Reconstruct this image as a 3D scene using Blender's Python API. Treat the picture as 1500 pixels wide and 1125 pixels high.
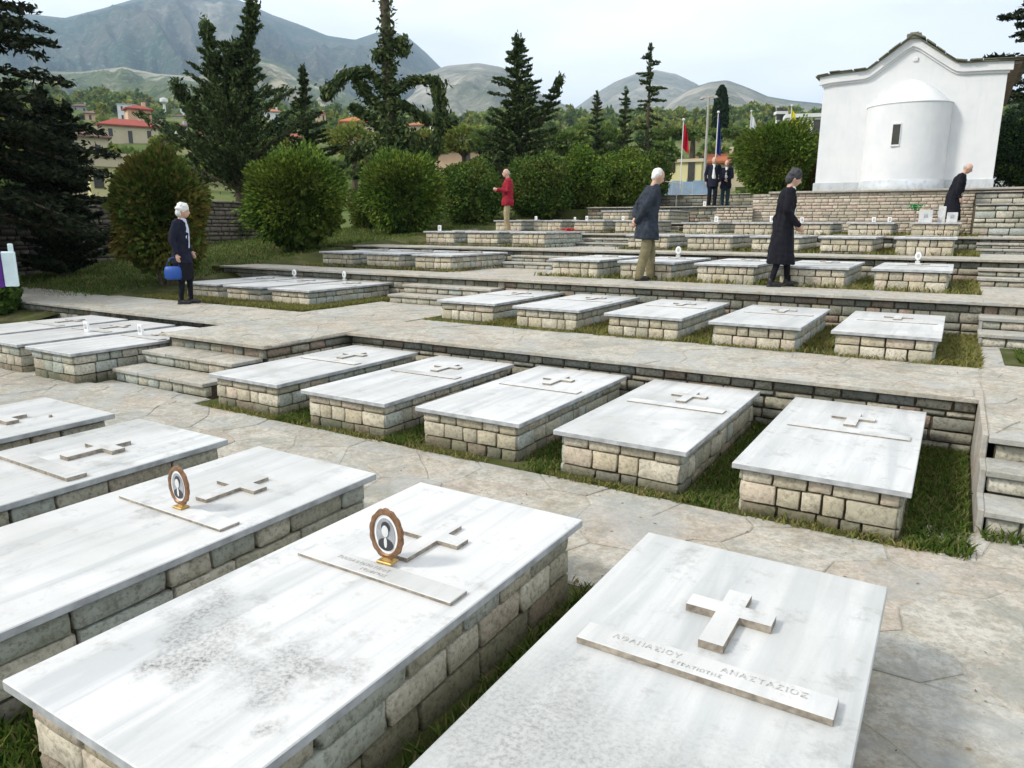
import bpy, bmesh, math, random
import numpy as np
from mathutils import Vector, Matrix, Euler, noise

for o in list(bpy.data.objects): bpy.data.objects.remove(o)
SC = bpy.context.scene
C = SC.collection
R = random.Random(7)
NR = np.random.RandomState(5)
rad = math.radians

# ------------------------------------------------------------------ camera
YAW, PITCH, ROLL, ZC = 0.54595, 0.21717, 0.00313, 1.75
_f = Vector((-math.sin(YAW)*math.cos(PITCH), math.cos(YAW)*math.cos(PITCH), -math.sin(PITCH)))
_r = Vector((math.cos(YAW), math.sin(YAW), 0)); _u = _r.cross(_f)
_r2 = _r*math.cos(ROLL)+_u*math.sin(ROLL); _u2 = -_r*math.sin(ROLL)+_u*math.cos(ROLL)
cd = bpy.data.cameras.new('camera'); cam = bpy.data.objects.new('camera', cd); C.objects.link(cam)
cam.matrix_world = Matrix(((_r2.x,_u2.x,-_f.x,0),(_r2.y,_u2.y,-_f.y,0),(_r2.z,_u2.z,-_f.z,ZC),(0,0,0,1)))
cd.sensor_width = 36; cd.lens = 25.31; cd.clip_start = .05; cd.clip_end = 30000
SC.camera = cam

def rayp(px, py, dist):
    """a point of the far country: bearing and height angle as surveyed from the terrace, at a ground distance"""
    d = _f+_r2*((px-750)/1054.72)-_u2*((py-562.5)/1054.72)
    t = dist/math.hypot(d.x, d.y)
    return Vector((d.x*t, d.y*t, d.z*t+ZC))

# ------------------------------------------------------------------ world, sun, exposure
SUN_EL, SUN_DIR = rad(40), Vector((-.70, -.71, 0)).normalized()
w = bpy.data.worlds.new('World'); SC.world = w; w.use_nodes = True
nt = w.node_tree; nt.nodes.clear()
N = nt.nodes.new; L = nt.links.new
sky = N('ShaderNodeTexSky'); sky.sky_type = 'NISHITA'; sky.sun_disc = False
sky.sun_elevation = SUN_EL; sky.sun_rotation = math.atan2(SUN_DIR.x, SUN_DIR.y); sky.altitude = 500; sky.air_density = 1.0; sky.dust_density = 2
tc = N('ShaderNodeTexCoord'); mp = N('ShaderNodeMapping'); mp.inputs['Scale'].default_value = (1, 1, 3.2); mp.inputs['Location'].default_value = (.3, .1, .2)
L(tc.outputs['Generated'], mp.inputs['Vector'])
n1 = N('ShaderNodeTexNoise'); n1.inputs['Scale'].default_value = 2.3; n1.inputs['Detail'].default_value = 6; n1.inputs['Roughness'].default_value = .5
L(mp.outputs[0], n1.inputs['Vector'])
cr = N('ShaderNodeValToRGB'); cr.color_ramp.elements[0].position = .28; cr.color_ramp.elements[0].color = (.80,.80,.80,1)
cr.color_ramp.elements[1].position = .62; cr.color_ramp.elements[1].color = (1,1,1,1)
L(n1.outputs['Fac'], cr.inputs[0])
n2 = N('ShaderNodeTexNoise'); n2.inputs['Scale'].default_value = 4.5; n2.inputs['Detail'].default_value = 5
L(mp.outputs[0], n2.inputs['Vector'])
cr2 = N('ShaderNodeValToRGB'); cr2.color_ramp.elements[0].position = .3; cr2.color_ramp.elements[0].color = (9.2,9.6,10.0,1)
cr2.color_ramp.elements[1].position = .7; cr2.color_ramp.elements[1].color = (11.4,11.4,11.4,1)
L(n2.outputs['Fac'], cr2.inputs[0])
mx = N('ShaderNodeMix'); mx.data_type = 'RGBA'
L(cr.outputs[0], mx.inputs[0]); L(sky.outputs[0], mx.inputs[6]); L(cr2.outputs[0], mx.inputs[7])
bg = N('ShaderNodeBackground'); bg.inputs['Strength'].default_value = .098
out = N('ShaderNodeOutputWorld'); L(mx.outputs[2], bg.inputs[0]); L(bg.outputs[0], out.inputs[0])
sd = bpy.data.lights.new('sun', 'SUN'); sd.energy = 2.6; sd.angle = rad(9); sd.color = (1, .95, .86)
so = bpy.data.objects.new('sun', sd); C.objects.link(so)
so.rotation_euler = (Vector((SUN_DIR.x*math.cos(SUN_EL), SUN_DIR.y*math.cos(SUN_EL), math.sin(SUN_EL)))).to_track_quat('Z', 'Y').to_euler()
SC.view_settings.view_transform = 'Standard'; SC.view_settings.look = 'None'
SC.view_settings.exposure = 0.60; SC.view_settings.gamma = 1; SC.view_settings.use_curve_mapping = False
SC.cycles.volume_bounces = 0; SC.cycles.max_bounces = 8; SC.cycles.diffuse_bounces = 4; SC.cycles.transparent_max_bounces = 8

# ------------------------------------------------------------------ helpers
BENCH = bpy.data.scenes.new('bench')            # an empty side scene where meshes are evaluated, so that the big scene need not be
def evaluated_mesh(o):
    BENCH.collection.objects.link(o)
    with bpy.context.temp_override(scene=BENCH, view_layer=BENCH.view_layers[0]):
        dg = bpy.context.evaluated_depsgraph_get(); dg.update()
    me = bpy.data.meshes.new_from_object(o.evaluated_get(dg)); bpy.data.objects.remove(o); return me
def link(name, me, mats=None, parent=None, loc=None, rot=None, scale=None):
    o = bpy.data.objects.new(name, me); C.objects.link(o)
    if mats is not None:
        if not isinstance(mats, (list, tuple)): mats = [mats]
        if me is not None and len(me.materials) == 0:
            for m in mats: me.materials.append(m)
    if parent is not None: o.parent = parent
    if loc is not None: o.location = loc
    if rot is not None: o.rotation_euler = rot
    if scale is not None: o.scale = scale
    return o
def tag(o, label=None, cat=None, group=None, kind=None):
    if label: o['label'] = label
    if cat: o['category'] = cat
    if group: o['group'] = group
    if kind: o['kind'] = kind
    return o
def thing(name, label, cat, loc=(0,0,0), rz=0, group=None):
    o = bpy.data.objects.new(name, None); C.objects.link(o); o.location = loc; o.rotation_euler = (0,0,rz)
    o.empty_display_size = .2
    return tag(o, label, cat, group)
def struct(name, me, mat): return tag(link(name, me, mat), kind='structure')
def fastmesh(name, V, F, smooth=False, mi=None):
    """V (n,3) array, F (m,k) int array of equal-sided faces or a list of such arrays"""
    me = bpy.data.meshes.new(name)
    Fs = F if isinstance(F, list) else [F]
    V = np.asarray(V, np.float32)
    me.vertices.add(len(V)); me.vertices.foreach_set('co', V.ravel())
    nl = sum(f.size for f in Fs); nf = sum(len(f) for f in Fs)
    me.loops.add(nl); me.loops.foreach_set('vertex_index', np.concatenate([np.asarray(f, np.int32).ravel() for f in Fs]))
    me.polygons.add(nf)
    ls = []; s = 0
    for f in Fs:
        k = f.shape[1]; ls.append(s+np.arange(len(f))*k); s += f.size
    me.polygons.foreach_set('loop_start', np.concatenate(ls).astype(np.int32))
    if smooth: me.polygons.foreach_set('use_smooth', np.ones(nf, bool))
    me.update(calc_edges=True); me.validate()
    return me
class MB:
    def __init__(s): s.bm = bmesh.new()
    def box(s, x0, y0, z0, x1, y1, z1, bev=0, M=None):
        r = bmesh.ops.create_cube(s.bm, size=1); vs = r['verts']
        for v in vs: v.co = Vector(((v.co.x+.5)*(x1-x0)+x0, (v.co.y+.5)*(y1-y0)+y0, (v.co.z+.5)*(z1-z0)+z0))
        if bev:
            es = list({e for v in vs for e in v.link_edges})
            rr = bmesh.ops.bevel(s.bm, geom=es, offset=bev, segments=1, affect='EDGES')
            vs = list({v for f in rr['faces'] for v in f.verts} | {v for v in vs if v.is_valid})
        if M:
            for v in vs: v.co = M @ v.co
        return s
    def cap(s, p0, p1, r0, r1, seg=12, sq=None):
        """tapered rod with rounded ends"""
        p0 = Vector(p0); p1 = Vector(p1); d = p1-p0; l = d.length
        q = d.to_track_quat('Z', 'Y').to_matrix() if l > 1e-6 else Matrix.Identity(3)
        secs = [(-r0*.98, r0*.2), (-r0*.7, r0*.72), (0, r0), (l, r1), (l+r1*.7, r1*.72), (l+r1*.98, r1*.2)]
        return s.loft([(p0+q@Vector((0,0,z)), q, rr, rr) for z, rr in secs], seg)
    def loft(s, secs, seg=12, closed=True):
        rings = []
        for c, q, ra, rb in secs:
            ring = []
            for i in range(seg):
                a = 2*math.pi*i/seg
                ring.append(s.bm.verts.new(Vector(c)+q@Vector((ra*math.cos(a), rb*math.sin(a), 0))))
            rings.append(ring)
        for a, b in zip(rings, rings[1:]):
            for i in range(seg):
                s.bm.faces.new((a[i], a[(i+1)%seg], b[(i+1)%seg], b[i]))
        if closed:
            s.bm.faces.new(rings[0][::-1]); s.bm.faces.new(rings[-1])
        return s
    def vloft(s, secs, seg=20):
        """secs: (z, cx, cy, rx, ry) elliptic rings stacked upwards"""
        I = Matrix.Identity(3)
        return s.loft([((cx, cy, z), I, rx, ry) for z, cx, cy, rx, ry in secs], seg)
    def ell(s, c, r, M=None, u=16, v=10):
        rr = bmesh.ops.create_uvsphere(s.bm, u_segments=u, v_segments=v, radius=1)
        for vv in rr['verts']:
            p = Vector((vv.co.x*r[0], vv.co.y*r[1], vv.co.z*r[2]))
            if M: p = M @ p
            vv.co = p+Vector(c)
        return s
    def tube(s, pts, rads, seg=8):
        pts = [Vector(p) for p in pts]
        secs = []
        for i, p in enumerate(pts):
            d = (pts[min(i+1, len(pts)-1)]-pts[max(i-1, 0)])
            q = d.to_track_quat('Z', 'Y').to_matrix()
            r = rads[i] if isinstance(rads, (list, tuple)) else rads
            secs.append((p, q, r, r))
        return s.loft(secs, seg)
    def mesh(s, name, smooth=False):
        bmesh.ops.recalc_face_normals(s.bm, faces=s.bm.faces)
        me = bpy.data.meshes.new(name); s.bm.to_mesh(me); s.bm.free()
        if smooth: me.polygons.foreach_set('use_smooth', np.ones(len(me.polygons), bool))
        return me
    def build(s, name, mat, parent=None, smooth=False, **k): return link(name, s.mesh(name, smooth), mat, parent, **k)
    def blend(s, name, mat, parent=None, voxel=.012, smooth=3, folds=0, **k):
        """fuse everything into one continuous skin"""
        me = s.mesh(name)
        tmp = bpy.data.objects.new('tmp', me)
        m = tmp.modifiers.new('r', 'REMESH'); m.mode = 'VOXEL'; m.voxel_size = voxel; m.use_smooth_shade = True
        if smooth:
            m2 = tmp.modifiers.new('s', 'SMOOTH'); m2.iterations = smooth; m2.factor = .5
        nm = evaluated_mesh(tmp); nm.name = name
        bpy.data.meshes.remove(me)
        nm.materials.clear()
        if folds:
            nv = len(nm.vertices); co = np.zeros(nv*3, np.float32); no = np.zeros(nv*3, np.float32)
            nm.vertices.foreach_get('co', co); nm.vertex_normals.foreach_get('vector', no); co = co.reshape(-1, 3); no = no.reshape(-1, 3)
            q = np.array([noise.noise(Vector((x*16, y*16, z*4.5)))+.5*noise.noise(Vector((x*9+z*14, y*9, z*22))) for x, y, z in co.tolist()], np.float32)
            nm.vertices.foreach_set('co', (co+no*q[:, None]*folds).ravel()); nm.update()
        nm.polygons.foreach_set('use_smooth', np.ones(len(nm.polygons), bool))
        return link(name, nm, mat, parent, **k)

# ------------------------------------------------------------------ materials
class Mat:
    def __init__(s, name, rough=.85, spec=.25):
        s.m = bpy.data.materials.new(name); s.m.use_nodes = True; s.t = s.m.node_tree; s.t.nodes.clear()
        s.out = s.t.nodes.new('ShaderNodeOutputMaterial'); s.b = s.t.nodes.new('ShaderNodeBsdfPrincipled')
        s.t.links.new(s.b.outputs[0], s.out.inputs[0])
        s.b.inputs['Roughness'].default_value = rough; s.b.inputs['Specular IOR Level'].default_value = spec
    def n(s, t, **k):
        x = s.t.nodes.new(t)
        for a, v in k.items(): setattr(x, a, v)
        return x
    def l(s, a, b): s.t.links.new(a, b)
    def coords(s, kind='Object', scale=(1,1,1), rnd=0, loc=(0,0,0)):
        tc = s.n('ShaderNodeTexCoord'); m = s.n('ShaderNodeMapping'); m.inputs['Scale'].default_value = scale; m.inputs['Location'].default_value = loc
        v = s.n('ShaderNodeNewGeometry').outputs['Position'] if kind == 'World' else tc.outputs[kind]
        if rnd:
            oi = s.n('ShaderNodeObjectInfo'); mu = s.n('ShaderNodeMath', operation='MULTIPLY'); mu.inputs[1].default_value = rnd
            s.l(oi.outputs['Random'], mu.inputs[0])
            ad = s.n('ShaderNodeVectorMath', operation='ADD'); s.l(v, ad.inputs[0]); s.l(mu.outputs[0], ad.inputs[1]); v = ad.outputs[0]
        s.l(v, m.inputs['Vector']); return m.outputs[0]
    def noise(s, vec, scale, detail=4, rough=.55, dist=0):
        x = s.n('ShaderNodeTexNoise'); x.inputs['Scale'].default_value = scale; x.inputs['Detail'].default_value = detail
        x.inputs['Roughness'].default_value = rough; x.inputs['Distortion'].default_value = dist; s.l(vec, x.inputs['Vector']); return x.outputs['Fac']
    def ramp(s, fac, stops, interp='LINEAR'):
        x = s.n('ShaderNodeValToRGB'); e = x.color_ramp; e.interpolation = interp
        while len(e.elements) < len(stops): e.elements.new(.5)
        for el, (p, c) in zip(e.elements, stops):
            el.position = p; el.color = (c, c, c, 1) if isinstance(c, (int, float)) else (*c, 1)
        s.l(fac, x.inputs[0]); return x.outputs[0]
    def mix(s, fac, a, b, mode='MIX'):
        x = s.n('ShaderNodeMix', data_type='RGBA', blend_type=mode)
        for i, v in ((0, fac), (6, a), (7, b)):
            if isinstance(v, (int, float)) and i == 0: x.inputs[0].default_value = v
            elif isinstance(v, tuple): x.inputs[i].default_value = (*v, 1)
            else: s.l(v, x.inputs[i])
        return x.outputs[2]
    def rnd(s): return s.n('ShaderNodeObjectInfo').outputs['Random']
    def col(s, c):
        if isinstance(c, tuple): s.b.inputs['Base Color'].default_value = (*c, 1)
        else: s.l(c, s.b.inputs['Base Color'])
        return s
    def bump(s, h, strength=.3, dist=.01):
        x = s.n('ShaderNodeBump'); x.inputs['Strength'].default_value = strength; x.inputs['Distance'].default_value = dist
        s.l(h, x.inputs['Height']); s.l(x.outputs[0], s.b.inputs['Normal']); return s

def simple(name, c, rough=.8, spec=.25, var=.25, scale=8, metal=0, kind='Object'):
    m = Mat(name, rough, spec); v = m.coords(kind)
    f = m.noise(v, scale, 4)
    a = tuple(x*(1-var) for x in c); b = tuple(min(1, x*(1+var)) for x in c)
    m.col(m.ramp(f, [(.3, a), (.7, b)])); m.b.inputs['Metallic'].default_value = metal
    m.bump(f, .15, .01)
    return m.m

def marble(name, base=(.62,.615,.605), grey=(.455,.465,.47), streak=.6, dirt=.4, patches=()):
    m = Mat(name, .42, .35)
    v = m.coords('Object', (1,1,1), 40)
    vs = m.coords('Object', (7, .55, 4), 40)
    st = m.noise(vs, 1.2, 6, .6, .6)
    c = m.ramp(st, [(.34, grey), (.34+.3*streak, base), (1, tuple(min(1, x*1.04) for x in base))])
    big = m.noise(v, 1.7, 4, .55, .3)
    amt = m.n('ShaderNodeMath', operation='MULTIPLY'); m.l(m.ramp(big, [(.35, 1.0*dirt), (.64, 0)]), amt.inputs[0])
    rr_ = m.n('ShaderNodeMapRange'); m.l(m.rnd(), rr_.inputs[0]); rr_.inputs[3].default_value = .35; rr_.inputs[4].default_value = 1.7; m.l(rr_.outputs[0], amt.inputs[1])
    c = m.mix(amt.outputs[0], c, (.38,.385,.365))
    fine = m.noise(v, 90, 3, .6)
    sp = m.noise(v, 6, 8, .75)
    c = m.mix(m.ramp(sp, [(.32, 1.0*dirt), (.45, 0)]), c, (.22,.22,.20))
    c = m.mix(m.ramp(fine, [(.25, .3*dirt), (.5, 0)]), c, (.35,.35,.33))
    if patches:
        po = m.coords('Object')
        speck = m.ramp(m.noise(m.coords('Object', (1, 1, 1)), 62, 5, .75), [(.36, 1), (.56, .12)])
        for (x, y, r, s) in patches:
            vm = m.n('ShaderNodeVectorMath', operation='DISTANCE'); wob = m.n('ShaderNodeTexNoise'); wob.inputs['Scale'].default_value = 6
            m.l(po, wob.inputs['Vector']); ad = m.n('ShaderNodeVectorMath', operation='MULTIPLY_ADD'); ad.inputs[1].default_value = (.45,.45,0)
            m.l(wob.outputs['Color'], ad.inputs[0]); m.l(po, ad.inputs[2])
            m.l(ad.outputs[0], vm.inputs[0]); vm.inputs[1].default_value = (x+.225, y+.225, -.0)
            f = m.ramp(vm.outputs['Value'], [(.1*r, s), (r, 0)])
            f2 = m.mix(1.0, f, speck, 'MULTIPLY'); 
            c = m.mix(m.mix(.62, f, (0,0,0)), c, (.34,.345,.335))
            c = m.mix(f2, c, (.085,.08,.07))
    m.col(c); m.bump(m.mix(.5, fine, sp), .12, .004)
    return m.m

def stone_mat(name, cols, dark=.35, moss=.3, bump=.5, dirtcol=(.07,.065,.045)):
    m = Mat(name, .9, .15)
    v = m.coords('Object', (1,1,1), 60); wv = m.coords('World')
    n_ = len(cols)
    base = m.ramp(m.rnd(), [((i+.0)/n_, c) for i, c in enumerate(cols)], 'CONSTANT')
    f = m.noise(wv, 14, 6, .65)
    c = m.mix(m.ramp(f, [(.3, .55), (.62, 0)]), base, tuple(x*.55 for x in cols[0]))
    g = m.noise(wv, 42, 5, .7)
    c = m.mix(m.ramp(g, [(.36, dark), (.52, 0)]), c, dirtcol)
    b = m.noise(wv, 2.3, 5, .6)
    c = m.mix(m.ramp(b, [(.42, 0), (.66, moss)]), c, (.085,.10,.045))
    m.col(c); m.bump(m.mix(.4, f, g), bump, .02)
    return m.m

M = {}
M['marble'] = marble('white marble', dirt=.42)
M['marble_b'] = marble('white marble b', base=(.595,.595,.585), dirt=.6, streak=.75)
M['marble_stain'] = marble('stained marble', dirt=.45, patches=((.39,.34,.15,.95), (.20,.58,.17,.75), (.30,.47,.13,.6), (.72,.50,.16,.8), (.55,.40,.15,.6), (.85,.28,.10,.8), (.10,.66,.16,.5)))
M['marble_grey'] = marble('grey streaked marble', base=(.565,.565,.55), grey=(.41,.42,.42), streak=.9, dirt=.5, patches=((.2,.60,.45,.55),(.75,.5,.45,.55),(.4,.1,.4,.5),(.85,.15,.4,.5)))
M['marble_trim'] = marble('marble trim', base=(.62,.612,.60), grey=(.50,.50,.49), dirt=.5)
M['edge_brown'] = simple('brown-grey marble edge', (.27,.235,.19), .9, .1, .45, 30)  # brown-grey for cross and plaque faces that do not point up
M['slab_edge'] = simple('grey slab edge', (.36,.37,.375), .8, .2, .3, 12)  # darker grey for slab faces that do not point up
CREAM_LIT = [(.60,.52,.38), (.66,.59,.46), (.54,.48,.36), (.63,.53,.42), (.48,.44,.34), (.68,.62,.50)]
SIDE = [(.50,.47,.37), (.58,.55,.45), (.46,.49,.43), (.54,.47,.38), (.41,.40,.33), (.64,.60,.50), (.50,.53,.49)]
WALL = [(.33,.31,.25), (.44,.40,.31), (.24,.24,.20), (.30,.31,.27), (.50,.46,.36), (.36,.27,.21), (.27,.27,.23)]
M['stone_sunlit'] = stone_mat('sunlit cream limestone', CREAM_LIT, .45, .15)  # front stones made lighter: sunlight on their faces is put into the colour
M['stone_side'] = stone_mat('weathered limestone', SIDE, .5, .28)  # side stones, left without the sunlight tone of the fronts
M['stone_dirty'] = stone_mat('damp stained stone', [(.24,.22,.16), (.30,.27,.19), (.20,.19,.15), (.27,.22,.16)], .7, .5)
M['stone_wall'] = stone_mat('wall fieldstone', WALL, .6, .35)
M['stone_pod'] = stone_mat('podium rubble', [(.56,.47,.37), (.66,.57,.46), (.50,.44,.34), (.60,.48,.39), (.42,.38,.31)], .4, .05)
M['stone_dark'] = stone_mat('dark boundary stone', [(.15,.135,.12), (.21,.18,.15), (.12,.11,.10), (.28,.25,.22), (.17,.15,.13)], .7, .3)
M['mortar'] = simple('dark mortar', (.10,.082,.058), .95, .1, .4, 25, kind='Object')
M['mortar_light'] = simple('pale mortar', (.26,.23,.18), .95, .1, .35, 25)
PAVE = [(.43,.40,.34), (.47,.43,.37), (.40,.40,.37), (.45,.39,.33), (.48,.46,.41), (.40,.38,.34)]
def paving(name, cols, dark_patch=0):
    m = Mat(name, .9, .12); wv = m.coords('World')
    base = m.ramp(m.rnd(), [(i/len(cols), c) for i, c in enumerate(cols)], 'CONSTANT')
    a = m.noise(wv, 1.1, 5, .6, .4)
    c = m.mix(m.ramp(a, [(.35, .55), (.6, 0)]), base, (.36,.31,.24))
    b = m.noise(wv, 5, 7, .7)
    c = m.mix(m.ramp(b, [(.34, .6), (.52, 0)]), c, (.22,.205,.17))
    b2 = m.noise(m.coords('World', loc=(5,3,1)), 3.1, 6, .65)
    c = m.mix(m.ramp(b2, [(.5, 0), (.68, .55)]), c, (.53,.50,.44))
    b3 = m.noise(m.coords('World', loc=(1,9,4)), 9, 7, .72, .5)
    c = m.mix(m.ramp(b3, [(.50, 0), (.64, .55)]), c, (.29,.235,.15))
    b6 = m.noise(m.coords('World', loc=(4,1,2)), 22, 7, .78, .3)
    c = m.mix(m.ramp(b6, [(.40, .55), (.53, 0)]), c, (.22,.215,.185))
    c = m.mix(m.ramp(b6, [(.56, 0), (.70, .5)]), c, (.58,.56,.52))
    b4 = m.noise(m.coords('World', loc=(7,2,4)), 2.0, 7, .7, 1.0)
    c = m.mix(m.ramp(b4, [(.36, .7), (.47, 0)]), c, (.25,.255,.225))
    g = m.noise(wv, 48, 5, .75)
    c = m.mix(m.ramp(g, [(.34, .4), (.50, 0)]), c, (.16,.15,.12))
    b5 = m.noise(m.coords('World', loc=(3,8,4)), 1.6, 6, .6, .8)
    c = m.mix(m.ramp(b5, [(.50, 0), (.62, .5)]), c, (.33,.345,.34))
    # a darker, blotched area at the foot of the nearest grave, right of its slab
    if dark_patch:
        vm = m.n('ShaderNodeVectorMath', operation='DISTANCE'); s_ = m.coords('World', (1, .5, 1)); m.l(s_, vm.inputs[0]); vm.inputs[1].default_value = (.0, .72, .06)
        f = m.mix(1.0, m.ramp(vm.outputs['Value'], [(.25, .9), (.62, 0)]), m.ramp(m.noise(wv, 4, 6, .7), [(.3, 1), (.62, .45)]), 'MULTIPLY')
        c = m.mix(f, c, (.115,.12,.10))
    m.col(c); m.bump(m.mix(.35, b3, g), .45, .012); return m.m
M['pave'] = paving('worn flagstone', PAVE, 1)
M['pave_far'] = paving('terrace flagstone', [(.46,.43,.37), (.49,.46,.40), (.43,.42,.38), (.48,.43,.37)])
M['joint'] = paving('pale path mortar', [(.40,.365,.30)], 1)
def soil():
    m = Mat('turf soil', .95, .05); wv = m.coords('World'); a = m.noise(wv, 2.5, 6, .65)
    m.col(m.ramp(a, [(.3, (.05,.05,.022)), (.5, (.065,.078,.025)), (.66, (.13,.11,.06))])); m.bump(m.noise(wv, 40, 4), .6, .02); return m.m
M['soil'] = soil()
def leafmat(name, cols, var=.0, trans=.25, rough=.6):
    m = Mat(name, rough, .08); g = m.n('ShaderNodeNewGeometry')
    c = m.ramp(g.outputs['Random Per Island'], [(i/max(1, len(cols)-1)*.98+.01, c) for i, c in enumerate(cols)])
    wv = m.coords('World'); big = m.noise(wv, .9, 3)
    if var: c = m.mix(m.ramp(big, [(.42, 0), (.62, var)]), c, (.30,.17,.04))
    m.col(c)
    if trans:
        t = m.n('ShaderNodeBsdfTranslucent'); m.l(c if not isinstance(c, tuple) else c, t.inputs[0])
        x = m.n('ShaderNodeMixShader'); x.inputs[0].default_value = trans
        m.l(m.b.outputs[0], x.inputs[1]); m.l(t.outputs[0], x.inputs[2]); m.l(x.outputs[0], m.out.inputs[0])
    return m.m
M['grass'] = leafmat('grass blades', [(.04,.08,.012), (.08,.14,.022), (.13,.18,.04), (.20,.18,.08)], 0, .3)
M['grass_dry'] = leafmat('dry grass blades', [(.12,.14,.03), (.20,.22,.05), (.28,.25,.10), (.20,.16,.07)], 0, .3)
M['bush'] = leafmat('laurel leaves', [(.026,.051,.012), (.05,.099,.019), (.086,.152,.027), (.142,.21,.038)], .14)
M['bush_bright'] = leafmat('bright laurel leaves', [(.034,.065,.012), (.068,.128,.019), (.118,.198,.03), (.205,.288,.045)], .12)  # a brighter green, the same on every side of a bush
M['bush_rust'] = leafmat('rusty shrub leaves', [(.035,.06,.012), (.065,.11,.02), (.11,.15,.028), (.15,.10,.035)], .38)
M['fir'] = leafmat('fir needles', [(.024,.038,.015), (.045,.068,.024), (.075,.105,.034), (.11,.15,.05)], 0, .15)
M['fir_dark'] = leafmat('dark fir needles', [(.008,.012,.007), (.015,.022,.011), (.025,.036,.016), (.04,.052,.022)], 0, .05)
M['cedar'] = leafmat('cedar needles', [(.03,.05,.02), (.05,.08,.03), (.08,.11,.035), (.12,.14,.04)], 0, .15)
M['cypress'] = leafmat('cypress leaves', [(.01,.022,.012), (.02,.04,.018), (.03,.055,.02)], 0, .05)
M['wood_a'] = leafmat('broadleaf crowns', [(.09,.14,.03), (.16,.23,.05), (.25,.32,.07), (.36,.36,.10)], .35)
M['wood_b'] = leafmat('dark woodland crowns', [(.05,.10,.03), (.09,.155,.04), (.145,.225,.06), (.20,.28,.07)], .15)
M['bark'] = simple('bark', (.09,.07,.05), .95, .1, .4, 20)
M['bark_grey'] = simple('grey bark', (.20,.17,.13), .95, .1, .4, 20)
M['plaster'] = (lambda m: (m.col(m.mix(m.ramp(m.noise(m.coords('Object'), 2.2, 5, .6), [(.35, .55), (.6, 0)]), m.mix(m.ramp(m.noise(m.coords('Object', (3, 3, .5)), 3.0, 6, .7), [(.30, .30), (.48, 0)]), (.70,.70,.70), (.52,.53,.50)), (.60,.62,.635))), m.bump(m.noise(m.coords('Object'), 30, 4), .15, .01), m.m)[-1])(Mat('whitewash', .8, .2))
M['plinth'] = marble('marble plinth', base=(.56,.59,.62), grey=(.40,.44,.48), dirt=.4)
M['slate'] = stone_mat('roof slate', [(.17,.155,.12), (.22,.20,.16), (.14,.13,.105), (.20,.20,.15)], .5, .4)
M['soffit'] = simple('weathered wood soffit', (.20,.15,.12), .9, .1, .3, 9)
M['dark_glass'] = simple('dark window glass', (.05,.045,.035), .25, .5, .3, 4)
M['bronze'] = simple('bronze frame', (.24,.13,.07), .45, .5, .35, 40, .55)
M['brass'] = simple('brass foot', (.42,.27,.09), .5, .5, .25, 30, .6)
M['enamel'] = simple('white enamel', (.82,.82,.82), .3, .5, .03, 10)
M['ph_bg'] = simple('photo grey', (.30,.31,.33), .4, .4, .25, 25)
M['ph_mid'] = simple('faded photo', (.45,.44,.43), .5, .3, .2, 25)
M['ph_dark'] = simple('photo dark', (.035,.035,.04), .4, .4, .1, 25)
M['ph_skin'] = simple('photo light', (.62,.62,.62), .4, .4, .08, 35)
M['letter'] = simple('worn lettering', (.45,.44,.42), .8, .1, .5, 60)
M['skin'] = simple('skin', (.55,.34,.25), .55, .35, .08, 10)
M['hair_white'] = simple('white hair', (.72,.71,.68), .8, .2, .12, 60)
M['hair_grey'] = simple('grey hair', (.38,.36,.34), .8, .2, .2, 60)
M['hair_dark'] = simple('dark greying hair', (.055,.055,.06), .8, .2, .4, 40)
M['navy'] = simple('navy cloth', (.016,.018,.032), .9, .15, .3, 8)
M['black'] = simple('black cloth', (.012,.012,.017), .9, .15, .3, 8)
M['slateblue'] = simple('dark grey blue tweed', (.035,.042,.055), .95, .12, .3, 14)
M['khaki'] = simple('olive khaki cloth', (.19,.165,.095), .9, .15, .2, 8)
M['khaki_light'] = simple('sand cloth', (.34,.27,.16), .9, .15, .15, 8)
M['red'] = simple('red jacket cloth', (.26,.015,.028), .85, .2, .2, 8)
M['shirt'] = simple('pale blue blouse', (.55,.58,.72), .85, .2, .1, 30)
M['white_cloth'] = simple('white cloth', (.78,.78,.76), .85, .2, .05, 20)
M['bag'] = simple('blue bag', (.015,.07,.30), .5, .4, .15, 10)
M['teal_cloth'] = simple('dark teal cloth', (.03,.055,.065), .9, .15, .2, 8)
M['leather'] = simple('black leather', (.015,.014,.015), .5, .4, .2, 10)
M['tile'] = stone_mat('terracotta roof', [(.42,.14,.07), (.50,.19,.09), (.36,.12,.07), (.46,.20,.12)], .25, .0)
M['tile_red'] = stone_mat('red roof', [(.36,.09,.07), (.42,.12,.09)], .25, .0)
M['tile_brown'] = stone_mat('brown roof', [(.17,.10,.08), (.24,.15,.12)], .3, .0)
M['h_cream'] = simple('cream render', (.56,.48,.34), .9, .15, .1, .4)
M['h_white'] = simple('white render', (.72,.72,.70), .9, .15, .08, .4)
M['h_peach'] = simple('peach render', (.62,.42,.28), .9, .15, .1, .4)
M['h_grey'] = simple('grey render', (.42,.43,.45), .9, .15, .1, .4)
M['h_yellow'] = simple('yellow render', (.62,.56,.30), .9, .15, .1, .4)
M['pole'] = simple('weathered grey pole', (.40,.38,.34), .7, .3, .15, 3)
M['pole_white'] = simple('white painted pole', (.70,.70,.68), .5, .3, .08, 3)
M['flag_red'] = simple('red flag cloth', (.45,.012,.03), .8, .2, .15, 3)
M['flag_blue'] = simple('blue flag cloth', (.02,.035,.17), .8, .2, .15, 3)
M['flag_white'] = simple('white flag cloth', (.75,.75,.75), .8, .2, .05, 3)
M['flag_yellow'] = simple('yellow flag cloth', (.75,.62,.03), .8, .2, .08, 3)
M['blue_board'] = simple('pale blue hoarding', (.30,.42,.55), .8, .2, .12, 1.5)
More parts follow.
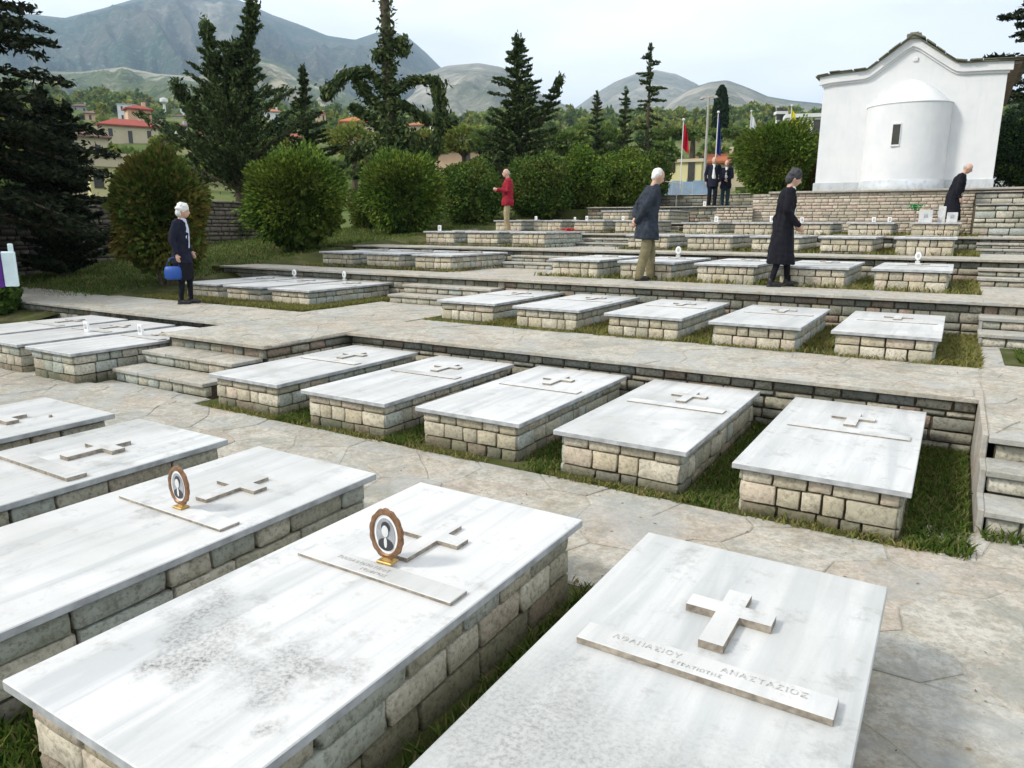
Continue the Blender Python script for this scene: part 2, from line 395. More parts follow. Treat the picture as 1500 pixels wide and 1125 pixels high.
M['petal'] = simple('red petals', (.45,.02,.03), .7, .2, .3, 40)
M['plastic_white'] = simple('white plastic sheet', (.62,.74,.76), .5, .4, .1, 6)
M['purple'] = simple('purple cloth', (.10,.03,.22), .8, .2, .2, 6)
M['dk_green'] = simple('green leaves', (.03,.22,.06), .7, .2, .3, 20)

# ------------------------------------------------------------------ stones laid one by one
def stone_variant(seed, flat=.10):
    """rock-faced block: x,z in -.5...5, face towards -y at 0, back at +1"""
    r = random.Random(seed); n = 5; U = (-.5, -.465, 0, .465, .5)
    V = []; F = []
    tl = (r.uniform(-.08, .08), r.uniform(-.08, .08))
    for j in range(n):
        for i in range(n):
            e = (i in (0, n-1)) or (j in (0, n-1)); k = (i in (0, n-1)) and (j in (0, n-1))
            V.append((U[i]*(.965 if k else 1)+r.uniform(-.014, .014), (.17 if e else 0)+r.uniform(-.09, .09)+U[i]*tl[0]+U[j]*tl[1], U[j]*(.96 if k else 1)+r.uniform(-.022, .022)))
    for j in range(n-1):
        for i in range(n-1):
            a = j*n+i; F.append((a, a+1, a+n+1, a+n))
    ring = [i for i in range(n)]+[n-1+j*n for j in range(1, n)]+[(n-1)*n+i for i in range(n-2, -1, -1)]+[j*n for j in range(n-2, 0, -1)]
    b = len(V)
    for k in ring: V.append((V[k][0], 1, V[k][2]))
    m = len(ring)
    for i in range(m): F.append((ring[i], b+i, b+(i+1)%m, ring[(i+1)%m]))
    return V, F
SV = [stone_variant(100+i) for i in range(14)]
_smesh = {}
def smesh(i, mat):
    k = (i, mat.name)
    if k not in _smesh:
        me = bpy.data.meshes.new('stone'); me.from_pydata(*[SV[i][0], [], SV[i][1]]); me.materials.append(mat)
        me.polygons.foreach_set('use_smooth', np.ones(len(me.polygons), bool)); me.update()
        _smesh[k] = me
    return _smesh[k]
def courses(z0, z1, hs, r):
    """split a height into rows of the given nominal heights, from the top down"""
    out = []; z = z1; i = 0
    while z > z0+.02:
        h = hs[i % len(hs)]*r.uniform(.9, 1.1)
        if z-h < z0+.045: h = z-z0
        out.append((z-h, z)); z -= h; i += 1
    return out
def lay(parent, org, du, length, rows, mat, r, lens=(.17, .36), gap=.014, depth=.06, proud=.014, name='stone', budget=None, stuff=None, ends=True, inset=0, low=None):
    """lay stones along a face: org = world point (parent-local) at the left of the face at z=0, du = unit direction; face normal = du rotated -90deg"""
    du = Vector((du[0], du[1], 0)).normalized(); nrm = Vector((du.y, -du.x, 0)); rz = math.atan2(du.y, du.x)
    for k, (za, zb) in enumerate(rows):
        x = inset
        while x < length-inset-.01:
            l = r.uniform(*lens)
            if length-inset-(x+l) < lens[0]*.75: l = length-inset-x
            h = zb-za
            p = Vector(org)+du*(x+l/2)+nrm*(proud+r.uniform(-.004, .006)); p.z = (za+zb)/2+r.uniform(-.002, .002)
            sx = max(.02, l-gap*r.uniform(.8, 1.4)); sz = max(.02, h-gap*r.uniform(.7, 1.2))
            vi = r.randrange(14)
            if stuff is not None and (budget is None or budget[0] <= 0):
                V, F = SV[vi]; b = len(stuff[0])
                ca, sa = math.cos(rz), math.sin(rz)
                for (a, bb, c) in V:
                    X, Y, Z = a*sx, bb*depth, c*sz
                    stuff[0].append((p.x+X*ca-Y*sa, p.y+X*sa+Y*ca, p.z+Z))
                for f in F: stuff[1].append(tuple(q+b for q in f))
            else:
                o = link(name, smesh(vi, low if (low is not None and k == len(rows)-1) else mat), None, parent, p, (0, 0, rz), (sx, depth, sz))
                if budget is not None: budget[0] -= 1
            x += l
def flush(stuff, parent, mat, name='small_stone'):
    if not stuff[0]: return
    me = bpy.data.meshes.new(name); me.from_pydata(stuff[0], [], stuff[1]); me.polygons.foreach_set('use_smooth', np.ones(len(me.polygons), bool))
    return tag(link(name, me, mat, parent), kind='stuff')

# ------------------------------------------------------------------ terrain
def lerp(x, xs, ys): return float(np.interp(x, xs, ys))
AX, AY = [0, 30, 45, 60, 72, 115, 150, 200, 260, 350, 450, 600, 900, 1500, 6500], [-.05, -.055, -.01, .020, .035, .070, .092, .108, .118, .126, .131, .120, .07, .03, -.01]
def terr(x, y):
    d = math.hypot(x, y)
    if d < 31: return -.55
    az = math.atan2(-x, y)                         # bearing left of +y
    k = min(1, max(0, (1.6-abs(az-.45))/.5))
    side = 1-.22*min(1, max(0, (.35-az)/.6))
    a = lerp(d, AX, AY)
    z = ZC+d*a if d < 600 else ZC+d*a
    if a > 0: z = ZC+d*a*(k*side)+(-6)*(1-k)
    else: z = -.55+(z+.55)*min(1, (d-31)/15) if d < 60 else z
    z += (noise.noise(Vector((x/60, y/60, 3)))*.02+noise.noise(Vector((x/18, y/18, 7)))*.006)*max(0, d-45)
    return z
rs = [0, 10, 20, 27, 31, 34, 38, 43, 50, 58, 68, 80]+[80*1.09**i for i in range(1, 28)]+[950, 1200, 1600, 2300, 3500, 5000, 6500]
na = 200; V = []; F = []
for i, r_ in enumerate(rs):
    for j in range(na):
        a = 2*math.pi*j/na; x, y = -r_*math.sin(a), r_*math.cos(a); V.append((x, y, terr(x, y)))
for i in range(len(rs)-1):
    for j in range(na):
        F.append((i*na+j, i*na+(j+1)%na, (i+1)*na+(j+1)%na, (i+1)*na+j))
def terr_mat():
    m = Mat('hillside scrub', .95, .05); wv = m.coords('World'); a = m.noise(wv, .06, 6, .65)
    m.col(m.ramp(a, [(.3, (.04,.07,.02)), (.5, (.09,.12,.035)), (.7, (.20,.17,.09))])); return m.m
struct('ground', fastmesh('ground', np.array(V), np.array(F)[:, ::-1], True), terr_mat())

# lawn to the left of the terraces
def zl(y): return lerp(y, [-4, 4, 6, 7, 10, 13, 16.7, 20, 24, 30, 40], [.02, .03, .36, .46, .80, 1.2, 1.48, 1.75, 2.2, 2.4, 2.2])
def lawnz(x, y):
    z = zl(y); k = min(1, max(0, (-x-18)/8)); z = z*(1-k)+(zl(y)*.45+.0)*k
    return z-.02+.05*noise.noise(Vector((x*.5, y*.5, 0)))
xs = np.linspace(-36, -11, 60); ys = np.linspace(4.3, 34, 70)
xx = [-36+i*.5 for i in range(0, 47)]+[-12.2]
def lev(y): return .47 if y < 10.05 else .88 if y < 13.4 else 1.24 if y < 16.8 else 1.53 if y < 20.2 else 1.81 if y < 23.5 else 2.3
V = [(x, y, lawnz(x, y) if x < -12.9 else min(lawnz(x, y), lev(y))-.01) for y in ys for x in xx]; nx = len(xx)
F = [(j*nx+i, j*nx+i+1, (j+1)*nx+i+1, (j+1)*nx+i) for j in range(len(ys)-1) for i in range(nx-1)]
struct('lawn', fastmesh('lawn', np.array(V), np.array(F), True), M['soil'])

# ------------------------------------------------------------------ terraces
LZ = [.06, .49, .90, 1.26, 1.55, 1.83]
WY = [None, 6.35, 9.95, 13.3, 16.7, 20.1]
XR = 4.0
def slab_fill(name, rects, mat):
    b = MB()
    for r_ in rects: b.box(*r_)
    return struct(name, b.mesh(name), mat)
def poly_prism(name, pts, z0, z1, mat):
    V = [(x, y, z0) for x, y in pts]+[(x, y, z1) for x, y in pts]; n = len(pts)
    F = [tuple(range(n, 2*n)), tuple(range(n-1, -1, -1))]+[(i, (i+1)%n, n+(i+1)%n, n+i) for i in range(n)]
    me = bpy.data.meshes.new(name); me.from_pydata(V, [], F); return struct(name, me, mat)
ZD = -.7
slab_fill('ground', [(-30, -4, ZD, XR, 6.3, .02)], M['soil'])
# level fills (soil and mortar cores); the stones of each wall stand proud of them
poly_prism('terrace', [(-18, 6.05), (-13.7, 6.05), (-8.05, 6.27), (-7.9, 6.25), (-7.9, 5.14), (-6.2, 5.14), (-6.2, 6.39), (.27, 6.39), (.34, 6.39), (.34, 5.22), (XR, 5.22), (XR, 13), (-18, 13)], ZD+.01, .455, M['mortar'])
poly_prism('terrace', [(-13.2, 9.99), (XR, 9.99), (XR, 16), (-13.2, 16)], ZD+.02, .865, M['mortar'])
poly_prism('terrace', [(-12.6, 13.34), (XR, 13.34), (XR, 19), (-12.6, 19)], ZD+.03, 1.225, M['mortar'])
poly_prism('terrace', [(-12.4, 16.74), (XR, 16.74), (XR, 30), (-12.4, 30)], ZD+.04, 1.515, M['mortar'])
poly_prism('terrace', [(-12.2, 20.14), (-5.05, 20.14), (-5.05, 32), (-12.2, 32)], ZD+.05, 1.795, M['mortar'])
poly_prism('terrace', [(-11.2, 23.5), (-5.02, 23.5), (-5.02, 33), (-11.2, 33)], ZD+.06, 2.33, M['mortar'])
poly_prism('terrace', [(-13.2, 29.5), (-5.01, 29.5), (-5.01, 36), (-13.2, 36)], ZD+.07, 2.95, M['mortar'])

# crazy paving --------------------------------------------------------------
def clip(poly, a, b, c):
    """keep a*x+b*y<=c"""
    out = []
    for i in range(len(poly)):
        p, q = poly[i], poly[(i+1) % len(poly)]
        dp = a*p[0]+b*p[1]-c; dq = a*q[0]+b*q[1]-c
        if dp <= 0: out.append(p)
        if dp*dq < 0:
            t = dp/(dp-dq); out.append((p[0]+(q[0]-p[0])*t, p[1]+(q[1]-p[1])*t))
    return out
def cells(x0, y0, x1, y1, sx, sy, r, gap):
    nx = max(1, round((x1-x0)/sx)); ny = max(1, round((y1-y0)/sy)); S = {}
    for i in range(-1, nx+1):
        for j in range(-1, ny+1):
            S[i, j] = (x0+(i+.5+(.5 if j % 2 else 0)*.8+r.uniform(-.36, .36))*(x1-x0)/nx, y0+(j+.5+r.uniform(-.36, .36))*(y1-y0)/ny)
    for (i, j), s in S.items():
        P = [(x0, y0), (x1, y0), (x1, y1), (x0, y1)]
        P = [(x0+gap*.3, y0+gap*.3), (x1-gap*.3, y0+gap*.3), (x1-gap*.3, y1-gap*.3), (x0+gap*.3, y1-gap*.3)]
        for di in (-2, -1, 0, 1, 2):
            for dj in (-2, -1, 0, 1, 2):
                q = S.get((i+di, j+dj))
                if q is None or (di == 0 and dj == 0): continue
                a, b = q[0]-s[0], q[1]-s[1]; l = math.hypot(a, b)
                if l < 1e-6: continue
                c = (a*(q[0]+s[0])+b*(q[1]+s[1]))/2-gap/2*l
                P = clip(P, a, b, c)
                if len(P) < 3: break
            if len(P) < 3: break
        if len(P) >= 3:
            A = abs(sum(P[k][0]*P[(k+1) % len(P)][1]-P[(k+1) % len(P)][0]*P[k][1] for k in range(len(P))))/2
            if A > .006: yield s, P
def flag(P, c, z, th, r, wob=.012):
    """a flagstone as vertices and faces about its centre; edges broken up a little"""
    Q = []
    for i in range(len(P)):
        p, q = P[i], P[(i+1) % len(P)]; l = math.hypot(q[0]-p[0], q[1]-p[1])
        if l < .02: continue
        n = max(1, int(l/.12))
        for k in range(n):
            t = k/n; w_ = wob if k else 0
            Q.append((p[0]+(q[0]-p[0])*t+r.uniform(-w_, w_), p[1]+(q[1]-p[1])*t+r.uniform(-w_, w_)))
    n = len(Q)
    if n < 3: return None
    cx = sum(q[0] for q in Q)/n; cy = sum(q[1] for q in Q)/n
    tx, ty = r.uniform(-.004, .004), r.uniform(-.004, .004)
    V = []
    for k, (s, zz) in enumerate(((1, -th), (1, -.004), (None, 0))):
        for x, y in Q:
            dx, dy = x-cx, y-cy; l = math.hypot(dx, dy) or 1
            f = 1 if s else max(.2, 1-.008/l)
            V.append((dx*f, dy*f, z+zz+(dx*tx+dy*ty if k else 0)))
    F = []
    for k in (0, 1):
        for i in range(n): F.append((k*n+i, k*n+(i+1) % n, (k+1)*n+(i+1) % n, (k+1)*n+i))
    F.append(tuple(2*n+i for i in range(n)))
    return (cx, cy), V, F
def pave(parent, rects, z, r, sx, sy, mat, budget, gap=.008, th=.03):
    items = []
    for rc in rects:
        for s, P in cells(*rc, sx, sy, r, gap):
            f = flag(P, s, 0, th, r)
            if f: items.append((math.hypot(*f[0]), f))
    items.sort(key=lambda a: a[0]); SV_, SF_ = [], []
    for k, (d, ((cx, cy), V, F)) in enumerate(items):
        zz = z+r.uniform(-.003, .003)
        if k < budget:
            me = bpy.data.meshes.new('paving_stone'); me.from_pydata(V, [], F); link('paving_stone', me, mat, parent, (cx, cy, zz))
        else:
            b = len(SV_); SV_ += [(v[0]+cx, v[1]+cy, v[2]+zz) for v in V]; SF_ += [tuple(q+b for q in f) for f in F]
    if SV_:
        me = bpy.data.meshes.new('far_paving'); me.from_pydata(SV_, [], SF_); tag(link('far_paving', me, mat, parent), kind='stuff')
def path(rects, z, sx, sy, budget, mat='pave_far', seed=1, base=None):
    b = MB()
    for (x0, y0, x1, y1) in rects: b.box(x0, y0, z-.034, x1, y1, z-.005)
    p = struct('path', b.mesh('path'), M['joint'] if base is None else base)
    pave(p, rects, z, random.Random(seed), sx, sy, M[mat], budget); return p
path([(-14, 2.88, XR, 4.17), (-14, 4.17, -12.3, 5.9), (-7.85, 4.17, -6.15, 4.38), (.02, 4.17, .27, 4.6), (.27, 4.17, XR, 4.62), (-.12, -1.2, XR, 2.88), (-4, -1.2, -.12, .45)], LZ[0], .62, .36, 290, 'pave', 3)
path([(-17.5, 6.02, -7.98, 7.45), (-7.98, 5.06, -6.15, 7.45), (-6.15, 6.28, .30, 7.72), (.30, 5.14, XR, 9.2), (-8.15, 7.45, -6.2, 9.2)], LZ[1], .62, .34, 240, 'pave_far', 4)
path([(-13.2, 9.88, -6.2, 10.85), (-6.2, 9.88, .33, 10.98), (.33, 9.88, XR, 12.6), (-8.0, 10.85, -6.2, 12.6)], LZ[2], .7, .36, 90, 'pave_far', 5)
path([(-12.6, 13.24, -6.2, 14.36), (-6.2, 13.24, .33, 14.36), (.33, 13.24, XR, 16), (-7.9, 14.36, -6.2, 16)], LZ[3], .8, .4, 0, 'pave_far', 6)
path([(-12.4, 16.64, .33, 17.76), (.33, 16.64, XR, 17.76), (-7.9, 17.76, -6.2, 19.3), (-5, 19.85, .2, 20.88)], LZ[4], .8, .4, 0, 'pave_far', 7)
path([(-12.2, 20.04, -5.1, 21.1), (-6.6, 21.1, -5.1, 22.9)], LZ[5], .8, .4, 0, 'pave_far', 8)
path([(-11.2, 23.4, -5.1, 29)], 2.365, .9, .5, 0, 'pave_far', 9)

# beds of turf under the graves
for k, (x0, y0, x1, y1, z) in enumerate([(-8.2, .45, -.13, 2.88, .05), (-6.15, 4.17, .25, 6.33, .05), (-12.3, 4.17, -7.85, 6.1, .05),
        (-6.2, 7.72, .33, 9.93, .485), (-13.2, 7.45, -8.15, 9.93, .485), (-6.2, 10.98, .33, 13.28, .895), (-13.2, 10.85, -8.0, 13.28, .895),
        (-6.2, 14.36, .33, 16.68, 1.255), (-12.6, 14.36, -7.9, 16.68, 1.255), (-6.2, 17.76, .33, 19.85, 1.545), (-12.4, 17.76, -7.9, 20.08, 1.545), (-12.2, 21.1, -6.6, 23.45, 1.825)]):
    slab_fill('turf_bed', [(x0+.005, y0+.004, z-.04, x1-.005, y1-.004, z)], M['soil'])

for x0, y0, x1, y1, z in [(-13.6, 13.3, -12.6, 16.8, 1.24), (-13.6, 16.7, -12.4, 20.2, 1.53), (-13.6, 20.1, -12.2, 23.6, 1.81), (-13.6, 23.5, -11.2, 29.6, 2.3), (-18, 7.46, -13.2, 10.0, .475), (-13.6, 9.99, -13.2, 13.4, .88)]:
    slab_fill('turf_bed', [(x0, y0, ZD+.2, x1-.003, y1, z)], M['soil'])
# retaining walls ------------------------------------------------------------
def rwall(label, segs, z0, z1, hs, mat='stone_wall', lens=(.14, .34), budget=300, seed=0, cap=.055):
    """segs: list of ((x0,y0),(x1,y1)) with the visible face to the right of the direction turned -90deg"""
    t = thing('retaining_wall', label, 'wall', (0, 0, 0)); r = random.Random(seed)
    st = ([], []); bud = [budget]
    for (a, b) in segs:
        d = Vector((b[0]-a[0], b[1]-a[1], 0)); l = d.length; d.normalize()
        # cover slabs under the paving edge
        lay(t, (a[0], a[1], 0), d, l, [(z1-.045, z1-.003)], M['pave_far'], r, (.35, .7), .008, .10, .055, 'coping_stone', bud, st)
        lay(t, (a[0], a[1], 0), d, l, courses(z0, z1-.052, hs, r), M[mat], r, lens, .016, .07, .022, 'stone', bud, st)
    flush(st, t, M[mat]); return t
rwall('stone retaining wall behind the second row of graves', [((-6.15, 6.39), (.27, 6.39))], .03, .49, (.075, .06, .10, .085), seed=11)
rwall('short wall return beside the left steps', [((-6.2, 5.14), (-6.2, 6.39))], .03, .49, (.09, .11), seed=12)
rwall('low stone wall behind the three graves at the far left', [((-17, 6.05), (-13.7, 6.05)), ((-13.7, 6.05), (-8.0, 6.27))], .03, .49, (.08, .12, .10), seed=13, lens=(.10, .24))
rwall('long stone wall between the second and third terraces', [((-13.2, 9.99), (-8.0, 9.99)), ((-6.2, 9.99), (.33, 9.99))], .47, .90, (.09, .12, .10), seed=14)
rwall('stone wall behind the graves of the third terrace', [((-12.6, 13.34), (-7.9, 13.34)), ((-6.2, 13.34), (.33, 13.34))], .88, 1.26, (.09, .11), seed=15, budget=260)
rwall('stone wall behind the graves of the fourth terrace', [((-12.4, 16.74), (-7.9, 16.74)), ((-6.2, 16.74), (.33, 16.74))], 1.24, 1.55, (.09, .11), seed=16, budget=200)
rwall('stone wall of the upper left terrace near the red jacket', [((-12.2, 20.14), (-7.9, 20.14)), ((-6.6, 20.14), (-5.05, 20.14))], 1.53, 1.83, (.09, .11), seed=17, budget=100)
rwall('grey stone wall below the two standing men', [((-11.2, 23.5), (-5.05, 23.5))], 1.80, 2.365, (.10, .12), seed=18, budget=120)
rwall('grey wall at the foot of the flagpoles', [((-13.2, 29.5), (-5.05, 29.5))], 2.33, 2.99, (.12, .15), seed=19, budget=60, lens=(.25, .5))
rwall('rubble wall at the right of the chapel podium', [((.22, 18.3), (XR, 18.3))], 1.5, 2.22, (.11, .14, .09), seed=20, lens=(.18, .42), budget=120, mat='stone_side')
slab_fill('terrace', [(.21, 18.32, 1.0, XR, 21.5, 2.18)], M['mortar'])
rwall('stone wall right of the chapel behind the rubble wall', [((.22, 20.3), (XR, 20.3))], 2.18, 2.55, (.11, .12), seed=21, lens=(.25, .5), budget=40, mat='stone_side')
slab_fill('terrace', [(.21, 20.32, 1.0, XR, 26, 2.515)], M['mortar'])

rwall('topmost riser of the left steps under the first terrace', [((-7.85, 5.14), (-6.2, 5.14))], .33, .49, (.11,), seed=81)
rwall('topmost riser of the right steps under the first terrace', [((.34, 5.22), (XR, 5.22))], .33, .49, (.11,), seed=82)
rwall('topmost riser of the middle steps on the second terrace', [((-8.0, 9.99), (-6.2, 9.99))], .74, .90, (.10,), seed=83)
rwall('topmost riser of the right steps on the second terrace', [((.34, 9.99), (XR, 9.99))], .74, .90, (.10,), seed=84)
rwall('topmost riser of the middle steps on the third terrace', [((-7.9, 13.34), (-6.2, 13.34))], 1.12, 1.26, (.10,), seed=85)
rwall('topmost riser of the right steps on the third terrace', [((.34, 13.34), (XR, 13.34))], 1.12, 1.26, (.10,), seed=86)
rwall('topmost riser of the middle steps on the fourth terrace', [((-7.9, 16.74), (-6.2, 16.74))], 1.43, 1.55, (.10,), seed=87)
rwall('topmost riser of the right steps on the fourth terrace', [((.34, 16.74), (XR, 16.74))], 1.43, 1.55, (.10,), seed=88)
# steps ------------------------------------------------------------------
def steps(label, x0, x1, treads, seed, yb):
    """treads: (front y, top z, z below)"""
    t = thing('stone_steps', label, 'steps', (0, 0, 0)); r = random.Random(seed)
    b = MB()
    for k, (y, z, zb) in enumerate(treads): b.box(x0+.02, y+.03+.002*k, ZD+.1+k*.003, x1-.02-.002*k, yb, z-.035-.0005*k)
    b.build('core', M['mortar'], t)
    for k, (y, z, zb) in enumerate(treads):
        lay(t, (x0, y+.03, 0), (1, 0), x1-x0, [(zb-.0, z-.042)], M['stone_side'], r, (.16, .34), .014, .07, .02, 'stone')
        yn = treads[k+1][0]+.01 if k+1 < len(treads) else yb
        x = x0-.01
        while x < x1-.02:
            l = r.uniform(.4, .8); l = min(l, x1-x) if x1-x-l > .25 else x1-x
            me = MB().box(x+.004, y-.02, z-.04, x+l-.004, yn, z+r.uniform(-.002, .002), .006).mesh('tread_slab')
            link('tread_slab', me, M['pave_far'], t); x += l
    return t
steps('two low stone steps at left of the second row of graves', -7.80, -6.24, [(4.38, .20, .05), (4.74, .345, .20)], 31, 5.12)
steps('stone steps at the right edge rising to the first terrace', .303, XR, [(4.62, .20, .05), (4.93, .345, .20)], 32, 5.2)
steps('stone steps between the two halves of the second terrace', -8.0, -6.2, [(9.2, .625, .48), (9.58, .76, .625)], 33, 9.97)
steps('stone steps at the right edge rising to the second terrace', .303, XR, [(9.2, .625, .48), (9.6, .76, .625)], 34, 9.97)
steps('stone steps in the middle of the third terrace', -7.9, -6.2, [(12.6, 1.02, .89), (12.95, 1.14, 1.02)], 35, 13.32)
steps('stone steps at the right edge of the third terrace', .303, XR, [(12.6, 1.02, .89), (12.95, 1.14, 1.02)], 36, 13.32)
steps('stone steps in the middle of the fourth terrace', -7.9, -6.2, [(16.0, 1.35, 1.25), (16.35, 1.45, 1.35)], 37, 16.72)
steps('stone steps at the right edge of the fourth terrace', .303, XR, [(16.0, 1.35, 1.25), (16.35, 1.45, 1.35)], 38, 16.72)
steps('stone steps in the middle of the upper terrace', -7.9, -6.6, [(19.3, 1.64, 1.54), (19.7, 1.735, 1.64)], 39, 20.12)
steps('topmost stone steps below the two standing men', -6.6, -5.1, [(22.6, 2.0, 1.82), (22.95, 2.18, 2.0)], 40, 23.48)
cb = MB().box(.266, 5.19, -.2, .30, 6.40, .494, .006).box(.266, 4.92, -.2, .30, 5.189, .348, .006).box(.266, 4.60, -.2, .30, 4.919, .204, .006); tag(cb.build('stone_kerb', M['pave_far']), 'thin pale stone kerb dividing the grass from the right steps', 'kerb')
cb = MB().box(.31, 9.59, .3, .338, 9.97, .765, .006).box(.31, 9.19, .3, .338, 9.589, .63, .006); tag(cb.build('stone_kerb', M['pave_far']), 'thin pale stone kerb beside the second right steps', 'kerb')

# ------------------------------------------------------------------ graves
SW, SL = .953, 1.997
_shared = {}
def shared(key, fn):
    if key not in _shared: _shared[key] = fn()
    return _shared[key]
def with_mat(key, mat, fn, edge=None):
    def f():
        me = fn(); me.materials.append(mat)
        if edge is not None:
            me.materials.append(edge)
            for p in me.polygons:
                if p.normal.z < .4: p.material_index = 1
        return me
    return shared((key, mat.name), f)
def text_mesh(s, size, ext=.0012):
    cu = bpy.data.curves.new('t', 'FONT'); cu.body = s; cu.size = size; cu.extrude = ext; cu.align_x = 'CENTER'; cu.space_character = 1.18; cu.resolution_u = 2
    me = evaluated_mesh(bpy.data.objects.new('t', cu)); me.materials.clear(); return me
def grave(label, x, y, top, ground, group, mat='marble', thick=.036, near=True, cross=True, ins=None, seed=0, plq=.02, crs=.024, rz=0., side='stone_side', hs=(.075, .125, .115), front='stone_sunlit', budget=400, tilt=0, stones=True, brownedge=False):
    t = thing('grave', label, 'grave', (x, y, 0), rz, group); r = random.Random(seed*17+5)
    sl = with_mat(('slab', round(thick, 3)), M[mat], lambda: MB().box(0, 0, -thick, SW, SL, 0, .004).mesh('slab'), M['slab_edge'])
    link('slab', sl, None, t, (0, 0, top))
    zt = top-thick; e = .075
    MB().box(e, e, ground-.25, SW-e, SL-e, zt-.001).build('core', M['mortar'], t)
    f = .052
    bud = [budget]; st = ([], []); st2 = ([], [])
    if y < 1.5: hs = (.095, .125, .12)
    rows = courses(ground-.02, zt-.006, hs, r)
    lens = (.19, .40) if y < 1.5 else (.11, .26)
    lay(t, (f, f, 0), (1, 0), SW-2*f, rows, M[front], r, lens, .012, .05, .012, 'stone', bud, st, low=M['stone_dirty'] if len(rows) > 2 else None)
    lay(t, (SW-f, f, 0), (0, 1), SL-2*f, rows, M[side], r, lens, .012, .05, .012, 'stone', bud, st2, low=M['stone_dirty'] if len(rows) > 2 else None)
    b0 = [0]
    lay(t, (f, SL-f, 0), (0, -1), SL-2*f, rows, M[side], r, lens, .012, .05, .012, 'stone', b0, st2)
    lay(t, (SW-f, SL-f, 0), (-1, 0), SW-2*f, rows, M[side], r, lens, .012, .05, .012, 'stone', b0, st2)
    flush(st, t, M[front], 'front_stone'); flush(st2, t, M[side], 'side_stone')
    if cross:
        def cm():
            P = [(.46, 1.23), (.54, 1.23), (.54, 1.43), (.645, 1.43), (.645, 1.51), (.54, 1.51), (.54, 1.61), (.46, 1.61), (.46, 1.51), (.355, 1.51), (.355, 1.43), (.46, 1.43)]
            bm = bmesh.new(); vs = [bm.verts.new((a, b, 0)) for a, b in P]; fc = bm.faces.new(vs)
            ex = bmesh.ops.extrude_face_region(bm, geom=[fc]); 
            for v in ex['geom']:
                if isinstance(v, bmesh.types.BMVert): v.co.z = crs
            bmesh.ops.recalc_face_normals(bm, faces=bm.faces)
            me = bpy.data.meshes.new('cross'); bm.to_mesh(me); bm.free(); return me
        link('cross', with_mat(('cross', crs), M['marble_trim'], cm, M['edge_brown']), None, t, (0, 0, top+.0005))
        pm = with_mat(('plq', plq), M['marble_trim'], lambda: MB().box(.115, 1.045, 0, .89, 1.15, plq, .002).mesh('plaque'), M['edge_brown'])
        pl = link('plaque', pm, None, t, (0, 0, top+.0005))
        if ins:
            for s, px_, py_, sz in ins:
                link('inscription', text_mesh(s, sz), M['letter'], pl, (px_, py_, plq+.0008))
    return t
A_ = 'graves of the front row'; 
grave('large grey-streaked marble grave nearest the camera, raised cross and no picture', -1.03, .87, .42, .05, A_, 'marble_grey', seed=1, ins=[('ΑΘΑΝΑΣΙΟΥ', .33, 1.100, .034), ('ΑΝΑΣΤΑΣΙΟΣ', .69, 1.100, .034), ('ΣΤΡΑΤΙΩΤΗΣ', .50, 1.066, .022)], plq=.024, crs=.028)
grave('black-stained white marble grave carrying the nearest oval portrait', -2.29, .84, .42, .05, A_, 'marble_stain', seed=2, ins=[('ΠΑΠΑΔΟΠΟΥΛΟΣ', .42, 1.100, .028), ('ΓΕΩΡΓΙΟΣ', .50, 1.066, .024)], plq=.014, crs=.018)
grave('clean white marble grave carrying the second oval portrait', -3.53, .82, .42, .05, A_, seed=3, plq=.014, crs=.018)
grave('front row white grave with bold cross and no portrait, left of the portrait graves', -4.76, .81, .42, .05, A_, 'marble_b', seed=4, plq=.022, crs=.024)
grave('leftmost front row grave with a small dark metal stud on its slab', -5.99, .80, .42, .05, A_, 'marble_b', seed=5)
F_ = 'graves of the second row below the first wall'
FL = ['second row grave beside the two low left steps', 'second grave from the left steps in the second row', 'middle grave of the second row, bright white slab',
      'second row grave just left of the last one before the right steps', 'second row grave at the right end beside the kerb and dark grass']
for k, (x, y, tp) in enumerate([(-5.99, 4.26, .355), (-4.71, 4.23, .355), (-3.49, 4.28, .355), (-2.26, 4.27, .355), (-1.01, 4.21, .355)]):
    grave(FL[k], x, y, tp+.002*k, .06, F_, 'marble' if k != 4 else 'marble_b', seed=10+k, plq=.010, crs=.016, hs=(.07, .125, .10))
H_ = 'three adjoining graves at the far left'
for k, x in enumerate((-11.12, -10.0, -8.87)):
    grave(['back one of three adjoining far-left graves, no frame', 'middle of the three adjoining far-left graves', 'grave nearest the left steps of the far-left three'][k], x, 4.0, .40, .05, H_, seed=20+k, plq=.01, crs=.016, hs=(.10, .12, .09), front='stone_side')
G_ = 'graves of the second terrace right half'
GL = ['second terrace grave next to the middle steps', 'second terrace grave second from the middle steps', 'middle grave of the second terrace right half',
      'second terrace grave beside the last one on the right', 'last grave at right of the second terrace by the pale dry grass']
for k, (x, y) in enumerate([(-6.07, 7.98), (-4.80, 7.90), (-3.49, 7.83), (-2.22, 7.76), (-.98, 7.72)]):
    grave(GL[k], x, y, .739, .495, G_, 'marble' if k != 3 else 'marble_b', seed=30+k, plq=.008, crs=.014, hs=(.095, .11))
for k, x in enumerate((-11.75, -10.65, -9.53)):
    grave(['left of three adjoining graves behind the woman with the blue bag', 'middle of three adjoining graves on the second terrace', 'right of three adjoining graves on the second terrace left half'][k], x, 8.0, .74, .495, 'adjoining graves of the second terrace left half', seed=40+k, plq=.008, crs=.014, hs=(.09, .10))
COLX = [-5.97, -4.70, -3.43, -2.20, -.97]
JL = ['third terrace grave half hidden behind the white-haired man', 'third terrace grave right of the white-haired man', 'third terrace grave left of the woman in black', 'third terrace grave behind the woman in black', 'last grave at right of the third terrace with a round white picture']
